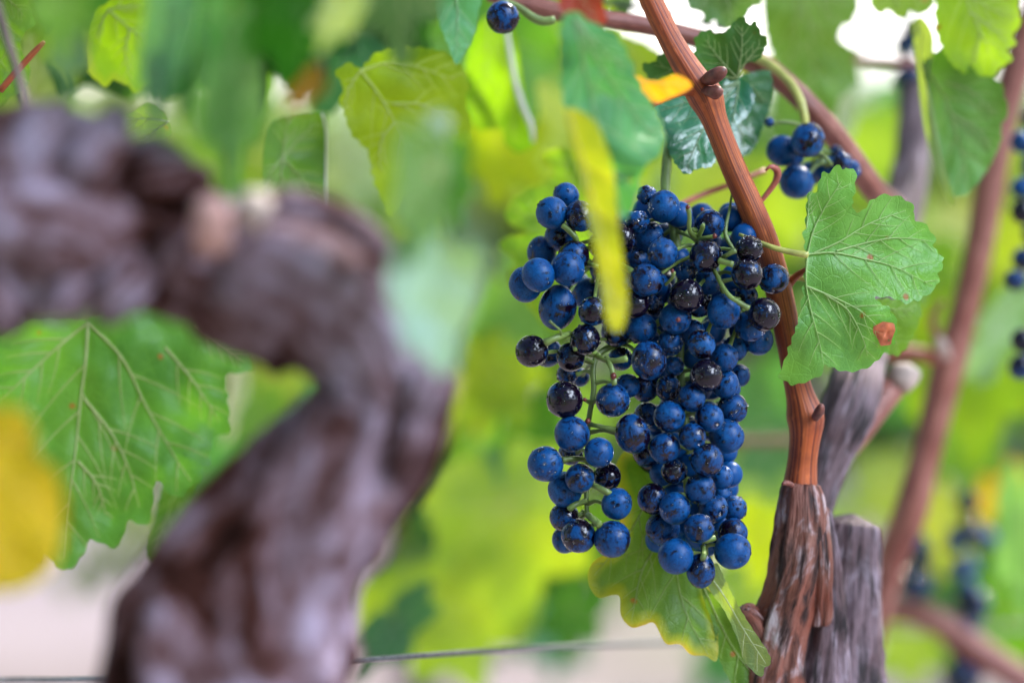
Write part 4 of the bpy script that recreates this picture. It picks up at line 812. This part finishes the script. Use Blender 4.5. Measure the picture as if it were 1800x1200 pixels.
leaf('small grey-green leaf wrapped in cobweb above the trunk head', [(200, 208), (235, 196), (260, 182), (285, 196), (297, 215), (300, 238), (270, 248), (240, 252), (210, 240), (170, 215)], .93, (.10, .19, .12), .0, junction=(297, 214), veins=[[(297, 214), (270, 210), (235, 209), (190, 210)], [(297, 214), (270, 232), (252, 246)]], tilt=(.1, .8), teeth=(1, 18), vr=1.6, seed=30)
# top right
leaf('bright lime leaf with pale veins at the top right of the canopy'.replace(' right', ' far end'), [(1650, -60), (1700, -60), (1780, -50), (1790, 20), (1793, 45), (1780, 60), (1785, 80), (1770, 85), (1778, 105), (1760, 118), (1745, 134), (1720, 130), (1705, 112), (1695, 128), (1672, 110), (1655, 80), (1645, 40)], 1.04, (.20, .39, .045), .3,
     junction=(1690, -50), veins=[[(1690, -50), (1705, 20), (1730, 70), (1752, 125)], [(1705, 20), (1750, 55), (1778, 90)], [(1697, -10), (1740, 15), (1788, 35)], [(1725, 60), (1715, 90), (1712, 110)]], tilt=(.1, .1), teeth=(4, 20), vr=2.0, mat=M_back, seed=31)
leaf('broad mid-green leaf hanging beside the pink cane with sky behind its fold', [(1622, 112), (1640, 95), (1665, 80), (1700, 90), (1720, 112), (1750, 140), (1762, 150), (1766, 175), (1772, 195), (1760, 220), (1758, 250), (1740, 290), (1720, 320), (1700, 340), (1680, 345), (1665, 320), (1655, 300), (1648, 250), (1640, 200), (1630, 150)], 1.055, (.09, .24, .06), .25, mat=M_thick,
     junction=(1622, 112), veins=[[(1622, 112), (1660, 170), (1680, 230), (1695, 290), (1700, 332)], [(1660, 145), (1705, 160), (1750, 200)], [(1672, 200), (1720, 230), (1745, 265)]], tilt=(.1, 0), teeth=(3.5, 22), vr=2.2, seed=32)
leaf('pale folded underside strip of the leaf by the grey arm', [(1600, 40), (1620, 30), (1640, 60), (1640, 100), (1635, 140), (1640, 200), (1652, 260), (1668, 320), (1676, 362), (1662, 345), (1645, 300), (1628, 240), (1618, 180), (1612, 120)], 1.06, (.22, .36, .20), .0, junction=(1618, 105), tips=[(1665, 345), (1620, 45)], tilt=(-.5, 0), teeth=(0, 20), seed=33, bend=(-20, 0, 0))
leaf('scalloped mid-green leaf tip at the top edge above the white gap', [(1526, -30), (1580, -40), (1645, -30), (1640, 10), (1620, 25), (1600, 20), (1590, 32), (1575, 30), (1562, 18), (1550, 25), (1538, 20), (1530, 5)], 1.07, (.13, .26, .07), .2, junction=(1580, -40), tips=[(1575, 24), (1545, 15), (1620, 15)], teeth=(2.5, 14), seed=34)
leaf('shaded green leaf at the top edge above the small lobed leaf', [(1205, -40), (1270, -50), (1340, -40), (1336, 5), (1320, 14), (1310, 30), (1290, 48), (1268, 46), (1256, 36), (1240, 40), (1234, 22), (1218, 18), (1208, 5)], 1.04, (.075, .17, .06), .1, junction=(1270, -45), tips=[(1285, 38), (1230, 15), (1325, 5)], teeth=(3, 15), seed=35)
leaf('large soft-focus green leaf between the arching cane and white gap', [(1335, -60), (1420, -70), (1500, -60), (1510, 10), (1498, 40), (1485, 46), (1476, 60), (1480, 75), (1504, 88), (1500, 110), (1508, 140), (1490, 160), (1478, 172), (1465, 200), (1440, 230), (1400, 260), (1370, 250), (1362, 190), (1364, 120), (1345, 60)], 1.15, (.105, .235, .04), .15,
     junction=(1400, -50), tips=[(1495, 20), (1495, 110), (1420, 240), (1370, 180)], tilt=(.2, .1), teeth=(4, 24), seed=36, vr=2.0)
leaf('tall soft green leaf above the curve of the arching cane', [(1040, 90), (1070, 60), (1130, 70), (1180, 110), (1200, 170), (1180, 250), (1130, 300), (1080, 290), (1045, 220), (1030, 150)], 1.2, (.22, .36, .04), .1, junction=(1100, 70), tips=[(1110, 280), (1185, 180)], teeth=(3, 30), seed=37)
leaf('dark blurred leaf at the top edge between cane and trellis tube', [(1075, -40), (1125, -40), (1112, 5), (1105, 25), (1090, 30), (1080, 10)], 1.12, (.05, .13, .05), .1, junction=(1100, -35), tips=[(1098, 20)], seed=38)
leaf('small yellowish leaf piece glimpsed through the arching cane loop', [(1300, 115), (1330, 108), (1345, 100), (1358, 100), (1362, 118), (1340, 130), (1322, 140), (1304, 135)], 1.08, (.26, .36, .03), .3, junction=(1310, 125), tips=[(1350, 110)], seed=39, teeth=(1, 12))

# ---- out-of-focus leaves between camera and bunch
leaf('long curled teal-green leaf hanging in front of the bunch', [(985, 35), (1010, 20), (1040, 40), (1080, 60), (1105, 100), (1125, 150), (1150, 190), (1168, 235), (1160, 270), (1128, 300), (1118, 340), (1100, 385), (1080, 360), (1062, 300), (1050, 240), (1020, 200), (995, 190), (985, 120)], .85, (.065, .25, .10), .45, second=True,
     junction=(1010, 30), tips=[(1095, 370), (1150, 240), (1100, 120)], tilt=(.5, .1), teeth=(5, 30), seed=41, vr=2.4, rip=.009)
leaf('long yellow leaf fold pointing down over the bunch', [(993, 190), (1020, 196), (1045, 215), (1062, 250), (1076, 290), (1082, 340), (1086, 390), (1092, 440), (1100, 500), (1102, 545), (1092, 578), (1080, 582), (1066, 560), (1058, 510), (1048, 450), (1034, 380), (1020, 310), (1004, 250)], .83, (.29, .36, .045), .3,
     junction=(1000, 195), tips=[(1085, 560)], tilt=(-.35, .05), teeth=(3, 26), seed=42, vr=1.8, rip=.006)
leaf('dark red withered leaf flap at the top edge over the cane', [(975, -50), (1050, -50), (1058, 0), (1066, 38), (1050, 46), (1030, 40), (1008, 30), (985, 15)], .86, (.22, .03, .02), .1, junction=(1010, -45), tips=[(1050, 40)], teeth=(1, 20), seed=43)
leaf('orange-yellow leaf tip pointing at the cane node', [(1100, 130), (1120, 132), (1140, 146), (1165, 142), (1190, 132), (1216, 148), (1205, 160), (1178, 172), (1155, 180), (1130, 170), (1110, 158)], .885, (.68, .36, .02), .5, junction=(1105, 140), tips=[(1210, 148)], teeth=(1, 20), seed=44)
leaf('bright yellow blurred leaf at the side edge over the big veined leaf', [(-60, 740), (0, 715), (40, 722), (62, 760), (66, 800), (96, 825), (112, 880), (108, 950), (90, 1000), (50, 1032), (0, 1040), (-60, 1020)], .70, (.50, .42, .02), .1, junction=(-50, 800), tips=[(50, 760), (95, 900), (20, 1020)], teeth=(2, 40), seed=45)

leaf('pale aqua blurred leaf beside the bend of the hooked trunk', [(692, 425), (735, 440), (770, 408), (800, 440), (838, 432), (842, 500), (828, 560), (812, 585), (802, 640), (768, 655), (742, 622), (712, 610), (700, 560), (682, 505)], .695, (.20, .38, .37), .05, junction=(770, 420), tips=[(770, 640), (690, 520), (835, 520)], mat=M_thick, tilt=(.1, 0), teeth=(7, 28), seed=46, rip=.006)  # aqua colour stands for sky reflected on the blade
FG = [ # label, x, y, size, rot, depth, colour, squash, squash angle, seed
 ('plain green blurred leaf hanging at the top beside the corner leaf', 110, -40, 165, 182, .70, (.13, .30, .035), .55, 0, 101),
 ('dark teal blurred leaf hanging below the corner beside the trunk head', 120, 30, 150, 178, .76, (.05, .17, .10), .35, 0, 115),
 ('pale aqua blurred leaf strip hanging straight above the trunk head', 305, -50, 330, 182, .73, (.13, .36, .36), .2, 8, 102),
 ('long light green blurred leaf touching the knobbly trunk', 408, 50, 335, 181, .74, (.075, .25, .05), .24, 0, 103),
 ('very dark green blurred leaf at the top above the trunk', 505, -40, 230, 176, .76, (.02, .11, .045), .72, 0, 104),
 ('dark blurred leaf hanging from the top beside the pale patch', 690, -70, 190, 172, .76, (.07, .17, .03), .60, 0, 105),
 ('pale blurred leaf near the top painted as an aqua highlight', 600, 10, 95, 200, .73, (.40, .56, .46), .60, 30, 106),  # highlight put into the leaf colour
 ('smooth green blurred leaf drooping over the trunk shoulder', 740, 300, 180, 186, .70, (.11, .28, .07), .42, 0, 107),
 ('dark green blurred leaf hanging above the pale aqua leaf', 795, 300, 115, 165, .74, (.04, .16, .055), .42, 0, 108),
 ('small brown-orange blurred leaf tip under the dark leaf', 545, 150, 70, 230, .74, (.40, .20, .02), .5, 40, 110),
 ('small silvery blurred spot of leaf over the backlit leaf', 770, 215, 42, 190, .74, (.36, .50, .45), .8, 0, 111),
]
for (lb, x, y, sz, rt, d, c, sq, sa, sd_) in FG:
    gleaf(lb, x, y, sz, rt, d, (c[0] * .6, c[1] * .68, c[2] * .7), sq, sa, .1, sd_, lod=1, lob=.8)
BG = [ # behind the focus; bright and dark colours also carry lit and shaded tones
 ('bright yellow-green blurred leaf with lobes below the bunch', 885, 890, 235, 170, 1.36, (.34, .50, .03), .9, 0, 201),
 ('dark green blurred leaf shading the lobed bright leaf', 1000, 930, 150, 200, 1.42, (.09, .22, .03), .8, 30, 202),
 ('lime blurred leaf lying low under the lobed bright leaf', 800, 1050, 190, 160, 1.45, (.30, .46, .03), .8, 0, 203),
 ('dark teal blurred leaf low against the hooked trunk', 690, 1090, 140, 150, 1.3, (.05, .17, .08), .5, 45, 204),
 ('teal blurred leaf behind the wire at mid span', 985, 1090, 120, 190, 1.8, (.07, .22, .12), .7, 0, 205),
 ('vivid lime blurred leaf glowing between trunk and bunch', 880, 240, 130, 185, 1.3, (.42, .54, .02), .9, 0, 206),
 ('green blurred leaf standing between trunk and bunch', 900, 520, 170, 140, 1.42, (.13, .30, .05), .7, 20, 207),
 ('lime blurred leaf beneath the pale aqua leaf', 880, 650, 130, 200, 1.4, (.32, .48, .04), .8, 0, 208),
 ('pale slanting blurred leaf edge between trunk and bunch', 900, 600, 210, 150, 1.5, (.38, .46, .28), .16, 20, 209),
 ('pale olive blurred leaf near the top beside the lime droopy leaf', 930, 110, 220, 185, 2.0, (.22, .30, .16), .8, 0, 210),
 ('pale mint blurred leaf seen through the notch above the trunk', 625, 260, 130, 185, 1.6, (.36, .50, .30), .7, 0, 211),
 ('olive blurred leaf inside the crook of the trunk', 500, 600, 150, 170, 1.8, (.16, .24, .06), .8, 0, 212),
 ('whitish blurred leaf strip inside the crook of the trunk', 420, 640, 165, 172, 1.35, (.52, .56, .42), .16, 10, 213),
 ('green blurred leaf at the foot of the crook above the trunk', 450, 720, 110, 190, 1.4, (.08, .20, .06), .7, 0, 214),
 ('soft lime blurred leaf behind the lower part of the red-brown cane', 1330, 860, 150, 180, 1.7, (.24, .38, .05), .8, 0, 215),
 ('teal blurred leaf behind the cane beside the lower bunch', 1340, 690, 130, 170, 1.65, (.08, .25, .13), .7, 0, 216),
 ('lime blurred leaf low behind the folded leaf', 1310, 1010, 110, 160, 1.5, (.22, .36, .03), .7, 0, 217),
 ('broad dark green blurred leaf beyond the pink cane', 1720, 600, 220, 180, 1.38, (.13, .24, .025), .85, 0, 218),
 ('pale teal blurred leaf arching over the broad dark leaf', 1740, 590, 150, 110, 1.32, (.20, .38, .24), .4, 40, 219),
 ('tall pale teal blurred leaf at the edge beyond the bunches', 1795, 900, 190, 178, 1.3, (.16, .34, .24), .35, 0, 220),
 ('yellow blurred leaf behind the long dark far bunch', 1665, 900, 120, 190, 1.7, (.36, .42, .03), .8, 0, 221),
 ('golden blurred leaf between far bunch and edge', 1760, 850, 90, 180, 1.6, (.48, .34, .03), .7, 0, 222),
 ('bright lime blurred leaf under the low brown cane', 1600, 1110, 110, 175, 1.6, (.27, .42, .02), .8, 0, 223),
 ('green blurred leaf in the lower corner beyond the low cane', 1780, 1070, 130, 170, 1.6, (.10, .26, .04), .8, 0, 224),
 ('pale yellow blurred leaf beside the pink cane beyond the big leaf', 1690, 400, 130, 170, 1.8, (.36, .42, .12), .8, 0, 225),
 ('lime blurred leaf at the edge beyond the pink cane', 1780, 400, 110, 190, 1.7, (.28, .40, .05), .8, 0, 226),
 ('teal blurred leaf behind the stump arm at its bend', 1620, 560, 110, 190, 1.45, (.10, .26, .14), .6, 0, 227),
 ('soft green blurred leaf in the pale gap under the white sky', 1540, 240, 130, 175, 1.8, (.22, .36, .06), .7, 0, 228),
 ('pale stalk-like blurred leaf edge hanging in the pale gap', 1490, 170, 170, 165, 1.3, (.34, .46, .26), .15, 10, 229),
 ('light green blurred leaf behind the small loose bunch', 1390, 330, 130, 180, 1.7, (.28, .42, .06), .8, 0, 230),
 ('mid green blurred leaf between cane and stump arm', 1470, 560, 120, 180, 1.6, (.18, .32, .08), .8, 0, 231),
 ('green blurred leaf behind the trunk head near the corner', 60, 170, 110, 170, 1.5, (.16, .30, .03), .8, 0, 232),
 ('dim green blurred leaf high behind the trunk head', 330, 60, 150, 180, 1.4, (.08, .20, .05), .8, 0, 233),
 ('olive blurred leaf at the top between dark leaf and backlit leaf', 640, 20, 120, 180, 1.3, (.13, .24, .03), .8, 0, 234),
 ('mid green blurred leaf high behind the backlit leaf', 740, 60, 130, 170, 1.25, (.12, .26, .03), .8, 0, 235),
 ('soft mid green leaf behind the wet teal leaf', 1130, 220, 120, 180, 1.5, (.22, .37, .03), .8, 0, 236),
 ('yellow-green leaf behind the top of the main cane', 1240, 300, 120, 180, 1.5, (.28, .40, .03), .8, 0, 237),
 ('dark teal leaf low at the edge under the broad leaf', 1700, 760, 120, 180, 1.5, (.12, .25, .06), .8, 0, 238),
 ('faded lime leaf near the foot of the pink cane', 1560, 840, 110, 180, 1.8, (.24, .34, .05), .8, 0, 239),
 ('dark green blurred leaf behind the long dark far bunch', 1690, 930, 170, 180, 1.75, (.05, .16, .03), .9, 0, 240),
 ('deep green blurred leaf behind the little low far bunch', 1690, 1080, 150, 190, 1.75, (.05, .15, .03), .9, 0, 241),
 ('bright lime blurred leaf glowing beside the lower bunch', 1340, 930, 110, 190, 1.35, (.32, .46, .03), .8, 0, 242),
 ('deep green blurred leaf between glowing leaves beside the lower bunch', 940, 730, 110, 180, 1.4, (.05, .16, .03), .8, 0, 244),
 ('shaded blurred leaf just above the lobed bright leaf', 850, 830, 95, 160, 1.45, (.06, .17, .06), .7, 0, 245),
 ('deep green blurred leaf below the lobed leaf near the wire', 1010, 1060, 100, 190, 1.4, (.04, .14, .03), .8, 0, 246),
 ('dim green blurred leaf behind the bend of the stump arm', 1350, 770, 110, 180, 1.45, (.06, .19, .06), .7, 0, 247),
 ('dim olive blurred leaf between pink cane and grey arm', 1630, 470, 120, 170, 1.6, (.08, .18, .04), .8, 0, 248),
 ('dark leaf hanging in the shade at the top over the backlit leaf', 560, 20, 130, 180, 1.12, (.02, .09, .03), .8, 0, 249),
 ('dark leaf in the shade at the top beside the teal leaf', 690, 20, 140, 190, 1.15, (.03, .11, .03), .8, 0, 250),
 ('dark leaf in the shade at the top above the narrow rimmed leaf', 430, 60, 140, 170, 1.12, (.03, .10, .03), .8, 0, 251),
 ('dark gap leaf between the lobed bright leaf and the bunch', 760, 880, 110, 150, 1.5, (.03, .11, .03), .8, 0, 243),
]
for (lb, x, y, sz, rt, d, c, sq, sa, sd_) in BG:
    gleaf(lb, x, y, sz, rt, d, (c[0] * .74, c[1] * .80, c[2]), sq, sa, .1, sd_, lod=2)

MIXG = [(.03, .12, .03), (.05, .17, .035), (.09, .25, .035), (.14, .30, .03), (.22, .36, .025), (.05, .20, .09), (.08, .26, .15)]
rnd_ = random.Random(77)
for i in range(64):
    top = i < 24
    x, y = (rnd_.uniform(-40, 1000), rnd_.uniform(-110, 60)) if top else (rnd_.uniform(380, 1850), rnd_.uniform(150, 1150))
    d = rnd_.uniform(1.12, 1.6) if top else rnd_.uniform(1.75, 2.5)
    gleaf('out-of-focus leaf hanging in the upper canopy behind the trunk head' if top else 'out-of-focus leaf lost in the soft foliage beyond the bunch', x, y, rnd_.uniform(120, 200) / d * 1.25, 180 + rnd_.uniform(-45, 45), d,
          MIXG[rnd_.choice((0, 1, 1, 2, 2, 3, 4, 5))] if top else rnd_.choice(MIXG), rnd_.uniform(.5, .95), rnd_.uniform(0, 90), .2, 400 + i, 'leaves of the upper canopy' if top else 'soft leaves beyond the bunch', lod=2)
